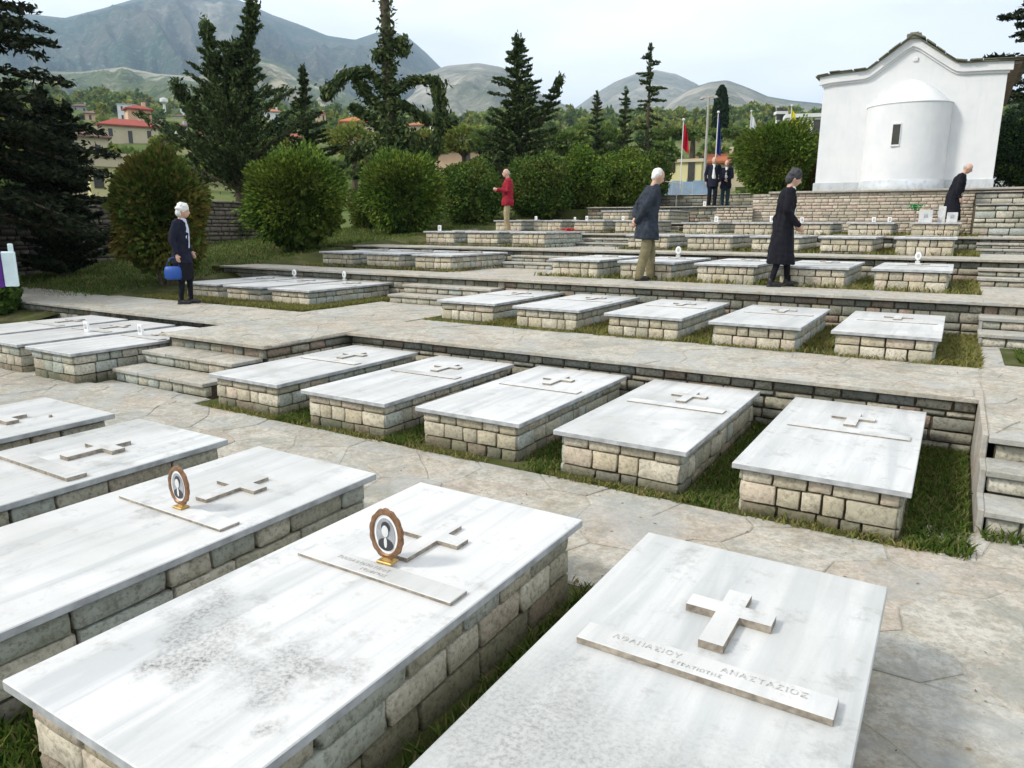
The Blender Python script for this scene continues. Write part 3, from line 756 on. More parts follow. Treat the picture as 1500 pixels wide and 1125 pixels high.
for k, x in enumerate(COLX):
    grave(JL[k], x, 11.02, 1.19, .905, 'graves of the third terrace right half', 'marble' if k < 3 else 'marble_b', seed=50+k, plq=.008, crs=.014, hs=(.11, .12), budget=40)
for k, x in enumerate((-11.45, -10.22, -8.97)):
    grave(['left grave', 'middle grave', 'right grave'][k]+' of three in front of the bright bush', x, 11.02, 1.20, .905, 'graves of the third terrace left half', seed=60+k, hs=(.11, .12), budget=40)
for k, x in enumerate(COLX):
    grave(['fourth terrace grave hidden in part by the white-haired man', 'fourth terrace grave right of the white-haired man', 'fourth terrace grave half covered by the woman in black', 'fourth terrace grave right of the woman in black', 'last grave at right of the fourth terrace'][k], x, 14.40, 1.565, 1.262, 'graves of the fourth terrace right half', seed=70+k, hs=(.11, .12), budget=24, cross=True)
for k, x in enumerate((-11.33, -10.08, -8.83)):
    grave(['left grave', 'middle grave', 'right grave'][k]+' of three on the fourth terrace below the red jacket', x, 14.40, 1.60, 1.262, 'graves of the fourth terrace left half', seed=80+k, hs=(.11, .12), budget=24)
for k, x in enumerate([-5.93, -4.66, -3.39, -2.17, -.93]):
    grave(['fifth terrace grave behind the white-haired man', 'fifth terrace grave left end below the podium corner', 'fifth terrace grave right behind the woman in black', 'fifth terrace grave with two tiny frames under the podium', 'grave carrying three white marble boxes before the chapel'][k], x, 17.80, 1.83, 1.553, 'graves of the fifth terrace right half', seed=90+k, hs=(.11, .12), budget=18)
for k, x in enumerate((-11.45, -10.2, -8.95, -7.75)):
    grave(['leftmost upper grave beside the man in red', 'upper grave right of the man in red', 'upper grave with red flowers below it', 'upper grave by the middle stairs'][k], x, 17.80, 1.885, 1.553, 'graves of the fifth terrace left half', seed=100+k, hs=(.11, .12), budget=18)
for k, x in enumerate((-9.62, -8.35)):
    grave(['left', 'right'][k]+' one of two topmost graves under the dark hedge', x, 21.15, 2.20, 1.835, 'topmost graves', seed=110+k, hs=(.11, .12), budget=12)
b = MB(); b.vloft([(0, 0, 0, .012, .012), (.012, 0, 0, .012, .012), (.016, 0, 0, .006, .006)], 10)
tag(b.build('metal_stud', M['edge_brown'], None, True, loc=(-5.32, 2.50, .4205)), 'small dark metal stud standing on the leftmost front slab', 'stud')

# ------------------------------------------------------------------ portrait frames
def portrait(label, loc, rz, s=1.0, full=True, group=None):
    t = thing('portrait_frame', label, 'picture frame', loc, rz, group)
    a, b_ = .062*s, .088*s; zc = .030*s+b_+.012*s
    n = 84
    bm = bmesh.new(); rings = []
    for i in range(n):
        th = 2*math.pi*i/n; k = 1+.20*abs(math.sin(th*7))+.08*random.Random(i).random()
        ca, sa = math.cos(th), math.sin(th); ring = []
        for (rr, yy) in ((0, -.006), (.006, -.012), (.020*k, -.008), (.022*k, .006), (0, .008)):
            ring.append(bm.verts.new((ca*(a+rr*s), yy*s, zc+sa*(b_+rr*s))))
        rings.append(ring)
    for i in range(n):
        A, B = rings[i], rings[(i+1) % n]
        for j in range(5): bm.faces.new((A[j], A[(j+1) % 5], B[(j+1) % 5], B[j]))
    bmesh.ops.recalc_face_normals(bm, faces=bm.faces)
    me = bpy.data.meshes.new('frame'); bm.to_mesh(me); bm.free(); link('frame', me, M['bronze'], t)
    def disc(name, cx, cz, ra, rb, y, mat, par, nn=28):
        V = [(cx+ra*math.cos(2*math.pi*i/nn)*s, y*s, cz+rb*math.sin(2*math.pi*i/nn)*s) for i in range(nn)]
        V += [(v[0], v[1]+.0012*s, v[2]) for v in V]
        F = [tuple(range(nn)), tuple(range(2*nn-1, nn-1, -1))]+[(i, (i+1) % nn, nn+(i+1) % nn, nn+i) for i in range(nn)]
        me = bpy.data.meshes.new(name); me.from_pydata(V, [], F); return link(name, me, mat, par)
    rim = disc('rim', 0, zc, .0625, .0885, -.004, M['enamel'], t)
    MB().box(-.055*s, .0, zc-.07*s, .055*s, .007*s, zc+.07*s).build('back_plate', M['bronze'], t)
    ph = disc('photo', 0, zc, .050, .074, -.0065, M['ph_bg'], t)
    if full:
        disc('coat', 0, zc-.045*s, .040, .028, -.008, M['ph_dark'], ph); disc('shirt', 0, zc-.036*s, .008, .024, -.0094, M['ph_skin'], ph)
        disc('hair', .002, zc+.033*s, .023, .026, -.0087, M['ph_dark'], ph); disc('face', 0, zc+.016*s, .0175, .026, -.0105, M['ph_skin'], ph)
    fb = MB(); fb.box(-.040*s, -.028*s, 0, .040*s, .028*s, .012*s, .003*s); fb.vloft([(.010*s, 0, 0, .030*s, .016*s), (.026*s, 0, 0, .016*s, .010*s), (.036*s, 0, 0, .020*s, .009*s)], 12)
    fb.build('foot', M['brass'], t)
    return t
portrait('bronze oval frame with a suited man, on the black-stained slab', (-1.80, 2.01, .4345), rad(3), .93)
portrait('bronze oval frame standing on the clean white second slab', (-3.01, 1.93, .4345), rad(0), .85)
def marker(label, loc, rz=0, s_=1.0, group='small white picture stands on the upper graves', kind='oval'):
    t = thing('picture_stand', label, 'picture stand', loc, rz, group); s = s_*.82
    if kind == 'oval':
        b = MB(); Mx = Matrix.Rotation(math.pi/2, 3, 'X')
        b.loft([((0, y*s, .14*s), Matrix(((1,0,0),(0,0,1),(0,1,0))), k_*.055*s, k_*.075*s) for y, k_ in ((-.014, .85), (-.010, 1), (.010, 1), (.014, .85))], 20)
        b.build('plate', M['enamel'], t, True)
        MB().ell((0, -.0145*s, .145*s), (.028*s, .003*s, .042*s), u=12, v=8).build('photo', M['ph_mid'], t)
        MB().box(-.04*s, -.03*s, 0, .04*s, .03*s, .05*s, .006*s).vloft([(.04*s, 0, 0, .02*s, .015*s), (.08*s, 0, 0, .016*s, .012*s)], 10).build('foot', M['marble_trim'], t)
    else:
        MB().box(-.055*s, -.02*s, 0, .055*s, .02*s, .17*s, .006*s).build('plate', M['enamel'], t)
        MB().box(-.03*s, -.024*s, .05*s, .03*s, -.021*s, .14*s).build('photo', M['ph_mid'], t)
    return t
for k, (x, y, z, s, lb, kd) in enumerate([
    (-9.38, 4.98, .401, .95, 'slim grey stand on the middle far-left grave', 'box'), (-8.52, 5.17, .401, 1.0, 'pinkish stand on the far-left grave nearest the steps', 'box'),
    (-10.69, 9.63, .741, 1.0, 'white stand left one of two behind the woman with the blue bag', 'oval'), (-9.54, 9.77, .741, 1.0, 'white stand right one of two on the adjoining graves', 'oval'),
    (-4.30, 12.85, 1.191, 1.1, 'white stand just right of the white-haired man', 'oval'), (-.50, 12.80, 1.191, 1.0, 'round white picture on the last third terrace grave', 'oval'),
    (-10.90, 19.3, 1.886, .9, 'white stand right of the man in red', 'box'), (-9.65, 19.4, 1.886, .7, 'grey stand on an upper left grave', 'box'),
    (-9.17, 19.2, 1.886, .9, 'pale stand beside the red flowers', 'box'), (-8.1, 19.3, 1.886, .8, 'white stand behind the bench-like upper grave', 'box'),
    (-5.45, 19.2, 1.831, 1.1, 'white stand below the two standing men', 'box'), (-4.05, 19.2, 1.831, 1.2, 'white stand left of the woman in black against the podium', 'box'),
    (-1.75, 19.2, 1.831, .9, 'left one of two tiny frames under the podium', 'box'), (-1.42, 19.2, 1.831, .9, 'right one of two tiny frames under the podium', 'box'),
    (-9.05, 22.6, 2.201, 1.0, 'white stand on a topmost grave under the hedge', 'box'), (-7.2, 23.9, 2.367, 1.1, 'white stand on the path of the two standing men', 'box'),
    (-11.35, 15.1, 1.602, 1.0, 'white stand on the edge of the terrace by the red jacket legs', 'box'), (-3.35, 19.25, 1.831, .9, 'white stand behind the woman in black', 'box')]):
    marker(lb, (x, y, z), rad(R.uniform(-6, 20)), s, kind=kd)
# white marble boxes on the grave before the chapel
for k, (x, y, w_, h) in enumerate([(-.66, 18.25, .26, .26), (-.37, 18.45, .14, .34), (-.17, 18.25, .20, .21)]):
    t = thing('marble_box', ['widest white marble box with a small picture, left of three', 'tallest narrow white marble block, middle of three', 'low white marble box with a small picture, right of three'][k], 'box', (x, y, 1.831), 0, 'white marble boxes on the grave before the chapel')
    MB().box(-w_/2, -.09, 0, w_/2, .09, h, .008).build('block', M['marble'], t)
    if k != 1: MB().box(-.035, -.096, h*.42, .035, -.0905, h*.42+.07).build('picture', M['ph_bg'], t)
def flowers(name, label, loc, n, mat, rr, hh, seed, stem=.0):
    t = thing(name, label, 'flowers', loc); r = random.Random(seed)
    b = MB()
    for _ in range(n):
        p = Vector((r.gauss(0, rr), r.gauss(0, rr), stem+hh*r.random()))
        b.ell(p, (.022, .022, .016), u=6, v=4)
    b.build('blossoms', M[mat], t, True)
    b = MB(); b.tube([(0, 0, 0), (0, .01, stem+hh*.4)], [.012, .02], 8); b.vloft([(0, 0, 0, .05, .05), (.06, 0, 0, .06, .06)], 12); b.build('pot', M['mortar_light'], t); return t
flowers('flower_bunch', 'red flowers lying before an upper left grave', (-8.95, 17.55, 1.556), 60, 'petal', .09, .12, 5)
flowers('potted_plant', 'small green plant on a thin stem against the podium', (-.93, 19.55, 1.553), 50, 'dk_green', .08, .12, 6, .58)

# ------------------------------------------------------------------ chapel on its podium
pod = thing('podium', 'rubble stone podium that carries the white chapel', 'podium', (0, 0, 0))
MB().box(-4.97, 20.96, 1.2, 3.9, 29, 2.60).build('core', M['mortar_light'], pod)
MB().box(-4.55, 20.87, 2.60, 3.95, 29, 2.655, .01).build('coping', M['pave_far'], pod)
r = random.Random(55); st = ([], []); bud = [290]
lay(pod, (-4.97, 20.96, 0), (1, 0), 5.6, courses(1.54, 2.59, (.085, .06, .10, .07), r), M['stone_pod'], r, (.12, .30), .012, .06, .02, 'stone', bud, st)
lay(pod, (.63, 20.96, 0), (1, 0), 3.2, courses(1.54, 2.59, (.10, .08), r), M['stone_pod'], r, (.14, .34), .012, .06, .02, 'stone', [0], st)
flush(st, pod, M['stone_pod'])
rwall('stepped end of the podium wall beside the round bush', [((-5.9, 20.75), (-4.9, 20.75))], 1.8, 2.3, (.085, .07), seed=61, budget=60, mat='stone_pod', lens=(.12, .3))
slab_fill('terrace', [(-5.9, 20.77, 1.0, -4.98, 23.4, 2.262)], M['mortar_light'])

ch = thing('chapel', 'small whitewashed chapel with a rounded apse and slate gable roof', 'chapel', (0, 21.8, 0))
X0, X1 = -3.54, .545; D = 7.0
roofline = [(-3.74, 5.60), (-3.35, 5.64), (-2.80, 5.655), (-2.55, 5.665), (-2.42, 5.71), (-2.27, 5.82), (-1.95, 6.055), (-1.66, 6.27), (-1.52, 6.335), (-1.38, 6.27), (-1.1, 6.06), (-.80, 5.84), (-.62, 5.71), (-.50, 5.645), (-.35, 5.62), (.2, 5.60), (.80, 5.57)]
def prism_xz(name, prof_top, prof_bot, y0, y1, mat, parent):
    n = len(prof_top); V = [(x, y0, z) for x, z in prof_top]+[(x, y0, z) for x, z in prof_bot]+[(x, y1, z) for x, z in prof_top]+[(x, y1, z) for x, z in prof_bot]
    F = []
    for i in range(n-1):
        F += [(i, i+1, n+i+1, n+i), (2*n+i+1, 2*n+i, 3*n+i, 3*n+i+1), (i+1, i, 2*n+i, 2*n+i+1), (n+i, n+i+1, 3*n+i+1, 3*n+i)]
    F += [(0, n, 3*n, 2*n), (n-1, 3*n-1, 4*n-1, 2*n-1)]
    me = bpy.data.meshes.new(name); me.from_pydata(V, [], F)
    bm = bmesh.new(); bm.from_mesh(me); bmesh.ops.recalc_face_normals(bm, faces=bm.faces); bm.to_mesh(me); bm.free()
    return link(name, me, mat, parent)
wl = [(min(max(x, X0), X1), z-.06) for x, z in roofline]
prism_xz('wall', wl, [(x, 2.66) for x, z in wl], 0, D, M['plaster'], ch)
MB().box(X0-.045, -.05, 2.656, X1+.03, D+.05, 2.90, .01).build('plinth', M['plinth'], ch)
co = prism_xz('cornice', [(min(max(x, X0-.10), X1+.10), z) for x, z in roofline], [(min(max(x, X0-.10), X1+.10), z-.19) for x, z in roofline], -.10, 0.004, M['plaster'], ch)
prism_xz('cornice_fillet', [(min(max(x, X0-.04), X1+.04), z-.188) for x, z in roofline], [(min(max(x, X0-.04), X1+.04), z-.245) for x, z in roofline], -.045, 0.002, M['plaster'], ch)
rf = prism_xz('roof', [(x, z+.035) for x, z in roofline], [(x, z+.003) for x, z in roofline], -.16, D+.2, M['slate'], ch)
prism_xz('soffit', [(.66, 5.56), (.80, 5.555)], [(.66, 5.50), (.80, 5.50)], -.10, D+.15, M['soffit'], ch)
MB().box(X1+.002, .01, 5.42, .66, D, 5.555).build('side_eave', M['soffit'], ch)
# slates along the visible verge and on the roof slopes
r = random.Random(77)
def arc_pts(step):
    out = []; P = roofline
    seg = []; tot = 0
    for a, b in zip(P, P[1:]): l = math.hypot(b[0]-a[0], b[1]-a[1]); seg.append((tot, l, a, b)); tot += l
    s = step/2
    while s < tot:
        for (t0, l, a, b) in seg:
            if t0 <= s <= t0+l: out.append((a[0]+(b[0]-a[0])*(s-t0)/l, a[1]+(b[1]-a[1])*(s-t0)/l, math.atan2(b[1]-a[1], b[0]-a[0]))); break
        s += step
    return out
cnt = 0
for row in range(9):
    for (x, z, an) in arc_pts(.30):
        x += r.uniform(-.03, .03); l = .28+r.uniform(-.04, .05); th = r.uniform(.02, .036)
        me = MB().box(-l/2, -.2, 0, l/2, .25, th, .006, Matrix.Rotation(-an, 4, 'Y')).mesh('slate')
        link('slate', me, M['slate'], rf, (x, -.01+row*.40+r.uniform(-.03, .03), z+.036+r.uniform(0, .012)), (r.uniform(-.02, .05), 0, r.uniform(-.06, .06)))
MB().box(-1.68, -.19, 6.30, -1.36, .35, 6.42, .012).box(-1.62, -.12, 6.42, -1.42, .3, 6.46, .01).build('ridge_cap', M['slate'], ch)
# apse: half drum, ledge and half dome
def half_drum(name, cx, ra, zs, mat, n=40):
    """zs: list of (z, radius) rings, half circle bulging towards -y"""
    V = []; F = []
    for z, rr in zs:
        for i in range(n+1):
            a = math.pi*i/n; V.append((cx-rr*math.cos(a), -rr*.80*math.sin(a)+.01, z))
    m = n+1
    for k in range(len(zs)-1):
        for i in range(n): F.append((k*m+i, k*m+i+1, (k+1)*m+i+1, (k+1)*m+i))
    return fastmesh(name, np.array(V), np.array(F), True)
cx = -1.46
link('apse', half_drum('apse', cx, 1.08, [(2.66, .96), (4.74, .96)], M['plaster']), M['plaster'], ch)
link('apse_ledge', half_drum('apse_ledge', cx, 1.13, [(4.72, .955), (4.725, .975), (4.75, .978), (4.76, .95)], M['plaster']), M['plaster'], ch)
link('apse_dome', half_drum('apse_dome', cx, 1.1, [(4.75+.62*(k_/13), .93*(1-(k_/13))**.62 if k_ < 13 else .01) for k_ in range(14)], M['plaster']), M['plaster'], ch)
link('apse_plinth', half_drum('apse_plinth', cx, 1.12, [(2.657, .99), (2.895, .99), (2.90, .95)], M['plinth']), M['plinth'], ch)
# apse window: reveal, pane, frame
wx, wz0, wz1 = -1.63, 3.74, 4.22; yy = -.765
wf = MB().box(wx-.098, yy-.012, wz0-.04, wx-.085, yy+.06, wz1+.03).box(wx+.085, yy-.012, wz0-.04, wx+.098, yy+.06, wz1+.03).box(wx-.084, yy-.012, wz1, wx+.084, yy+.06, wz1+.03).box(wx-.084, yy-.015, wz0-.04, wx+.084, yy+.06, wz0).build('window', M['plaster'], ch)
MB().box(wx-.084, yy+.0, wz0+.001, wx+.084, yy+.02, wz1-.001).build('pane', M['dark_glass'], wf)
MB().box(-1.49, -.04, 5.78, -1.37, .02, 5.89, .02).build('wall_boss', M['plaster'], ch)

# ------------------------------------------------------------------ vegetation
def leaves(centers, size, aspect=1.6, jitter=.35, normals=None, seed=0, align=None):
    """one quad leaf per centre"""
    n = len(centers); rs_ = np.random.RandomState(seed)
    if align is None:
        a = rs_.normal(size=(n, 3))
    else: a = align+rs_.normal(size=(n, 3))*jitter
    a /= np.linalg.norm(a, axis=1)[:, None]+1e-9
    b = rs_.normal(size=(n, 3)); 
    if normals is not None: b = np.cross(a, normals+rs_.normal(size=(n, 3))*.5)
    b -= (b*a).sum(1)[:, None]*a; b /= np.linalg.norm(b, axis=1)[:, None]+1e-9
    s = size*rs_.uniform(.6, 1.3, (n, 1)); a = a*s*aspect/2; b = b*s/2
    V = np.stack([centers-a, centers-a*.1+b, centers+a, centers-a*.1-b], 1).reshape(-1, 3)
    return V, np.arange(4*n).reshape(n, 4)
def leafmesh(name, sets, mat, parent=None, loc=None):
    V = np.concatenate([s[0] for s in sets]); off = 0; F = []
    for v, f in sets: F.append(f+off); off += len(v)
    return link(name, fastmesh(name, V, np.concatenate(F)), mat, parent, loc)
def crown_points(n, rx, ry, rz, seed, lumps=14, shell=.35, lump=.35, boxy=0):
    rs_ = np.random.RandomState(seed)
    d = rs_.normal(size=(n, 3)); d /= np.linalg.norm(d, axis=1)[:, None]
    c = rs_.normal(size=(lumps, 3)); c /= np.linalg.norm(c, axis=1)[:, None]; wgt = rs_.uniform(.4, 1, lumps)
    k = (np.exp((d@c.T-1)*16)*wgt).max(1)
    k = (1-lump)+lump*k
    if boxy: k = k*(1+boxy*(1/np.power((np.abs(d)**3.2).sum(1), 1/3.2)-1))
    rr = (1-shell*rs_.random_sample(n)**1.8)*k*(1+rs_.normal(size=n)*.045)
    return d*rr[:, None]*np.array([rx, ry, rz]), d
def HT(px, pyb, d, pyt): return rayp(px, pyt, d).z-rayp(px, pyb, d).z
def bush(label, p, w_, h, mat, seed, n=16000, ls=.060, boxy=.35, group='rounded laurel bushes', name='bush', cat='bush', upr=.0):
    t = thing(name, label, cat, p, 0, group)
    P, d = crown_points(n, w_/2*1.1, w_/2*1.0, h/2*1.08, seed, 26, .34, .32, boxy)
    P[:, 2] += h*.52; P = P[P[:, 2] > .06]; 
    al = None
    if upr: al = np.tile([0, 0, upr], (len(P), 1))+d[:len(P)]*.0
    leafmesh('foliage', [leaves(P, ls, 1.7, 1.0, None, seed, al)], M[mat], t)
    r = random.Random(seed); b = MB()
    for _ in range(5):
        a = r.uniform(0, 6.28); q = Vector((math.cos(a)*w_*.25, math.sin(a)*w_*.25, h*.6))
        b.tube([(r.uniform(-.08, .08), r.uniform(-.08, .08), -.25), q*.4+Vector((0, 0, .1)), q], [.04, .03, .012], 6)
    b.build('stems', M['bark'], t)
    # dark inner mass that stops the view through the bush
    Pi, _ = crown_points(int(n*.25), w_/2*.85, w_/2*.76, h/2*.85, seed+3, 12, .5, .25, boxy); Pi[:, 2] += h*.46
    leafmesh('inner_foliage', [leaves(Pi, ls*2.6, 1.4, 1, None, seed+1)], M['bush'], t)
    return t
def gp(px, py, d, dz=0):
    q = rayp(px, py, d); q.z += dz; return q
bush('rusty green bush behind the woman with the blue bag', gp(242, 408, 15.6), 2.05, 2.4, 'bush_rust', 1)
bush('brightest green bush left of the centre', gp(441, 374, 18.8), 2.85, 2.6, 'bush_bright', 2, 20000, boxy=.1)
bush('dense green bush left of the long hedge', gp(590, 350, 22.5), 2.85, 2.6, 'bush_bright', 3, 18000)
bush('dark green hedge bush left of the man in red', gp(690, 342, 25), 2.5, 2.6, 'bush', 4)
bush('dark green hedge bush right behind the man in red', gp(787, 334, 26.5), 2.45, 2.6, 'bush', 5)
bush('hedge bush at the foot of the slim spruces', gp(850, 326, 28), 2.35, 2.75, 'bush_bright', 6)
bush('last hedge bush behind the white-haired man', gp(913, 320, 29), 2.25, 2.6, 'bush_bright', 7)
bush('large clipped bush at the left side of the chapel', gp(1130, 305, 25.8), 2.75, 2.95, 'bush_bright', 8, 20000)
bush('smaller clipped bush touching the chapel wall', gp(1178, 300, 26.8), 1.7, 2.35, 'bush_rust', 9, 9000)
bush('dark low shrub under the hedge centre', gp(560, 352, 25.5), 2.6, 1.9, 'bush', 10, 9000)
bush('small dark shrub at the left picture edge above the low wall', gp(2, 462, 14.6), .75, .75, 'bush', 11, 3500)
bush('dark shrub right of the chapel', gp(1492, 285, 30), 2.4, 2.9, 'cypress', 12, 9000)
bush('dark shrub between hedge and red flag', gp(955, 300, 31), 1.5, 2.1, 'bush', 13, 8000)
bush('low dark hedge mass left of the bright bush', gp(330, 375, 24.5), 2.6, 1.6, 'bush', 14, 8000)

def needles(P0, P1, n, ln, w_, droop, rs_, spread):
    """short flat sprays along a branch from P0 to P1"""
    t = rs_.random_sample(n)**.75
    C_ = P0+(P1-P0)*t[:, None]
    d = (P1-P0)/np.linalg.norm(P1-P0)
    C_ = C_+rs_.normal(size=(n, 3))*spread*(1-.55*t)[:, None]*np.array([1, 1, .55])
    al = np.tile(d, (n, 1))+rs_.normal(size=(n, 3))*.65+np.array([0, 0, droop])
    return C_, al
def conifer(label, base, H, rad_, seed, mat='fir', whorls=16, per=6, up=.25, dens=46, ls=.16, name='fir_tree', tip=.25, bare=.12, skip=0., leaders=(), trunk_r=.12, prof=1.0, group=None, cat='tree'):
    t = thing(name, label, cat, base, 0, group); rs_ = np.random.RandomState(seed)
    b = MB(); b.tube([(0, 0, -.6), (0, 0, H*.5), (rs_.normal()*.05, rs_.normal()*.05, H*.98)], [trunk_r, trunk_r*.6, .015], 8)
    Cs, As = [], []
    stems = [((0, 0, 0), (0, 0, 1), H, rad_)]+list(leaders)
    for (so_, sdir, h_, rr_) in stems:
        so_ = np.array(so_, float); sdir = np.array(sdir, float); sdir /= np.linalg.norm(sdir)
        if so_[2] > 0: b.tube([tuple(so_), tuple(so_+sdir*h_*.5), tuple(so_+sdir*h_)], [trunk_r*.5, trunk_r*.3, .01], 6)
        nw = max(4, int(whorls*h_/H))
        for k in range(nw):
            f = bare+(1-bare)*k/nw if so_[2] == 0 else .1+.9*k/nw
            R_ = rr_*(1-f)**prof+.05*rad_
            for j in range(per):
                if rs_.random_sample() < skip: continue
                a = rs_.uniform(0, 2*math.pi); l = R_*rs_.uniform(.45, 1.2)
                p0 = so_+sdir*h_*(f+rs_.uniform(-.02, .02)); 
                u_ = up+rs_.normal()*.12
                p1 = p0+np.array([math.cos(a)*l, math.sin(a)*l, l*u_])
                b.tube([tuple(p0), tuple(p1)], [max(.008, .02*l), .004], 4)
                c_, al = needles(p0, p1, int(dens*1.7*max(.25, l/rad_)), ls, .05, .15, rs_, .062*rad_*max(.4, l/rad_))
                Cs.append(c_); As.append(al)
        tipc = so_+sdir*h_*(1-tip*rs_.random_sample((int(dens*2), 1))); tipc = tipc+rs_.normal(size=tipc.shape)*.035*rad_
        Cs.append(tipc); As.append(np.tile([0, 0, 1.], (len(tipc), 1))+rs_.normal(size=tipc.shape)*.5)
    b.build('trunk', M['bark'], t)
    Cc = np.concatenate(Cs); Aa = np.concatenate(As)
    leafmesh('crown', [leaves(Cc, ls*.38, 2.6, .25, None, seed, Aa)], M[mat], t)
    return t
# the tall trees behind the hedge, left to right
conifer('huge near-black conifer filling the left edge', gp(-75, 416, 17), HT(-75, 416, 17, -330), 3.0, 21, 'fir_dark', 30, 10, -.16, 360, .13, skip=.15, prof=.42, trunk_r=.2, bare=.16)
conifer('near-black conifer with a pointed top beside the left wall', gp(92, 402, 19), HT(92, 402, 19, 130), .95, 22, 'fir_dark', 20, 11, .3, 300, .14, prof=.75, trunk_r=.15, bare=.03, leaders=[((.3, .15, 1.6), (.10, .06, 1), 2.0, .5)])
conifer('bushy fir with several upright leaders', gp(352, 290, 30), HT(352, 290, 30, 62), 2.9, 23, 'fir', 18, 8, .60, 150, .20, prof=.8, trunk_r=.2, bare=.05, skip=.1,
        leaders=[((-.3, -.15, 2.9), (-.13, -.08, 1), 3.3, .6), ((.3, .2, 3.1), (.12, .10, 1), 3.9, .6), ((-.9, -.5, 2.2), (-.5, -.3, 1), 2.2, .5)])
conifer('smaller fir with a pointed leader right of the bushy fir', gp(454, 285, 31), HT(454, 285, 31, 96), 1.6, 24, 'fir', 14, 9, .3, 100, .19, prof=1.25, bare=.04)
conifer('dark symmetrical fir in the middle of the skyline', gp(757, 290, 34), HT(757, 290, 34, 50), 2.4, 25, 'fir', 20, 11, .28, 130, .20, prof=.9, trunk_r=.18, bare=.03, leaders=[((.9, .6, 3.2), (.35, .25, 1), 2.2, .5)])
conifer('slim young spruce right of the dark fir', gp(871, 285, 42), HT(871, 285, 42, 134), 1.0, 26, 'fir', 15, 7, .2, 70, .2, prof=.8)
conifer('thin spruce next to the tall sparse spruce', gp(912, 280, 42), HT(912, 280, 42, 128), .9, 27, 'cedar', 15, 6, .15, 60, .2, prof=.6)
conifer('tall sparse spruce with bare tips behind the white-haired man', gp(944, 290, 36), HT(944, 290, 36, 64), 1.35, 28, 'cedar', 18, 5, -.02, 80, .19, prof=.6, skip=.2, trunk_r=.13)
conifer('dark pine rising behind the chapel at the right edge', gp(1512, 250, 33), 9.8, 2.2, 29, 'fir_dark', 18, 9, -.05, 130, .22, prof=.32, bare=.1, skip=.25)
# cedar with a bare trunk and drooping limbs
def cedar():
    base = gp(575, 290, 28); t = thing('cedar_tree', 'tall bare-topped cedar with drooping side limbs', 'tree', base); rs_ = np.random.RandomState(41); b = MB()
    b.tube([(0, 0, -1), (0, 0, 3), (-.05, 0, 6), (-.12, -.05, 9.6)], [.20, .19, .17, .13], 10)
    Cs, As = [], []
    rv = np.array([_r.x, _r.y, 0])
    limbs = [  # polyline in (along picture right, up) metres with radius
        [(0, 3.6), (-.6, 4.35), (-1.3, 4.45), (-2.0, 3.95), (-2.3, 3.5)], [(0, 3.0), (-.7, 3.5), (-1.2, 4.3)], [(0, 2.3), (-.7, 2.8), (-1.35, 3.3)],
        [(0, 3.7), (.7, 4.1), (1.3, 4.2), (1.75, 4.15), (1.85, 3.3), (1.75, 2.4), (1.5, 1.6)], [(0, 3.4), (.8, 3.2), (1.4, 2.7)], [(0, 5.2), (.45, 5.5), (.55, 5.0)], [(0, 4.9), (-.3, 5.1), (-.35, 4.8)],
        [(0, 2.0), (.9, 2.0), (1.5, 1.5)], [(0, 1.6), (-1.0, 1.9), (-1.6, 1.4)], [(1.75, 2.7), (2.4, 2.75)], [(0, 2.6), (.5, 2.4), (1.1, 1.6)], [(0, 1.2), (.8, 1.3), (1.6, .8)], [(0, 1.0), (-.8, 1.2), (-1.4, .8)]]
    for li, L_ in enumerate(limbs):
        off = rs_.normal()*.12
        P = [rv*x+np.array([-_r.y, _r.x, 0])*(off*abs(x))+np.array([0, 0, z]) for x, z in L_]
        b.tube([tuple(p) for p in P], [.07*(1-i/len(P))+.02 for i in range(len(P))], 6)
        for p, q in zip(P, P[1:]):
            n = int(np.linalg.norm(q-p)*560); c_, al = needles(p, q, n, .15, .05, -.4, rs_, .18)
            Cs.append(c_-np.array([0, 0, .05])); As.append(al+np.array([0, 0, -.5]))
    for z in np.linspace(.5, 9.4, 60):   # ivy and short shoots on the trunk
        n = 60 if z < 5.8 else 26; sp = .20 if z < 3.4 else .14
        c_ = np.array([0, 0, z])+rs_.normal(size=(n, 3))*np.array([sp, sp, .1]); Cs.append(c_); As.append(rs_.normal(size=(n, 3)))
    for _ in range(900):
        pass
    c_ = rs_.normal(size=(2600, 3))*np.array([.55, .55, .75])+np.array([.1, 0, 1.1]); Cs.append(c_); As.append(rs_.normal(size=c_.shape))
    b.build('trunk', M['bark'], t, True)
    leafmesh('crown', [leaves(np.concatenate(Cs), .10, 2.0, .3, None, 4, np.concatenate(As))], M['cedar'], t)
cedar()
def column_tree(label, base, H, w_, seed, mat='cypress', name='cypress_tree', n=5000, ls=.22):
    t = thing(name, label, 'tree', base); rs_ = np.random.RandomState(seed)
    z = rs_.random_sample(n); rr = w_/2*np.minimum(1, (z/.12))*np.sqrt(np.clip(1-z**3.2, 0, 1))*(.75+.25*rs_.random_sample(n)); a = rs_.uniform(0, 6.283, n)
    P = np.stack([rr*np.cos(a), rr*np.sin(a), z*H], 1)
    leafmesh('crown', [leaves(P, ls, 1.8, .5, None, seed, np.tile([0, 0, 1.], (n, 1)))], M[mat], t)
    MB().tube([(0, 0, -2), (0, 0, H*.8)], [w_*.12, .03], 6).build('trunk', M['bark'], t)
column_tree('dark cypress standing before the pale mountain', gp(1053, 205, 85), HT(1053, 205, 85, 126), 1.75, 31)
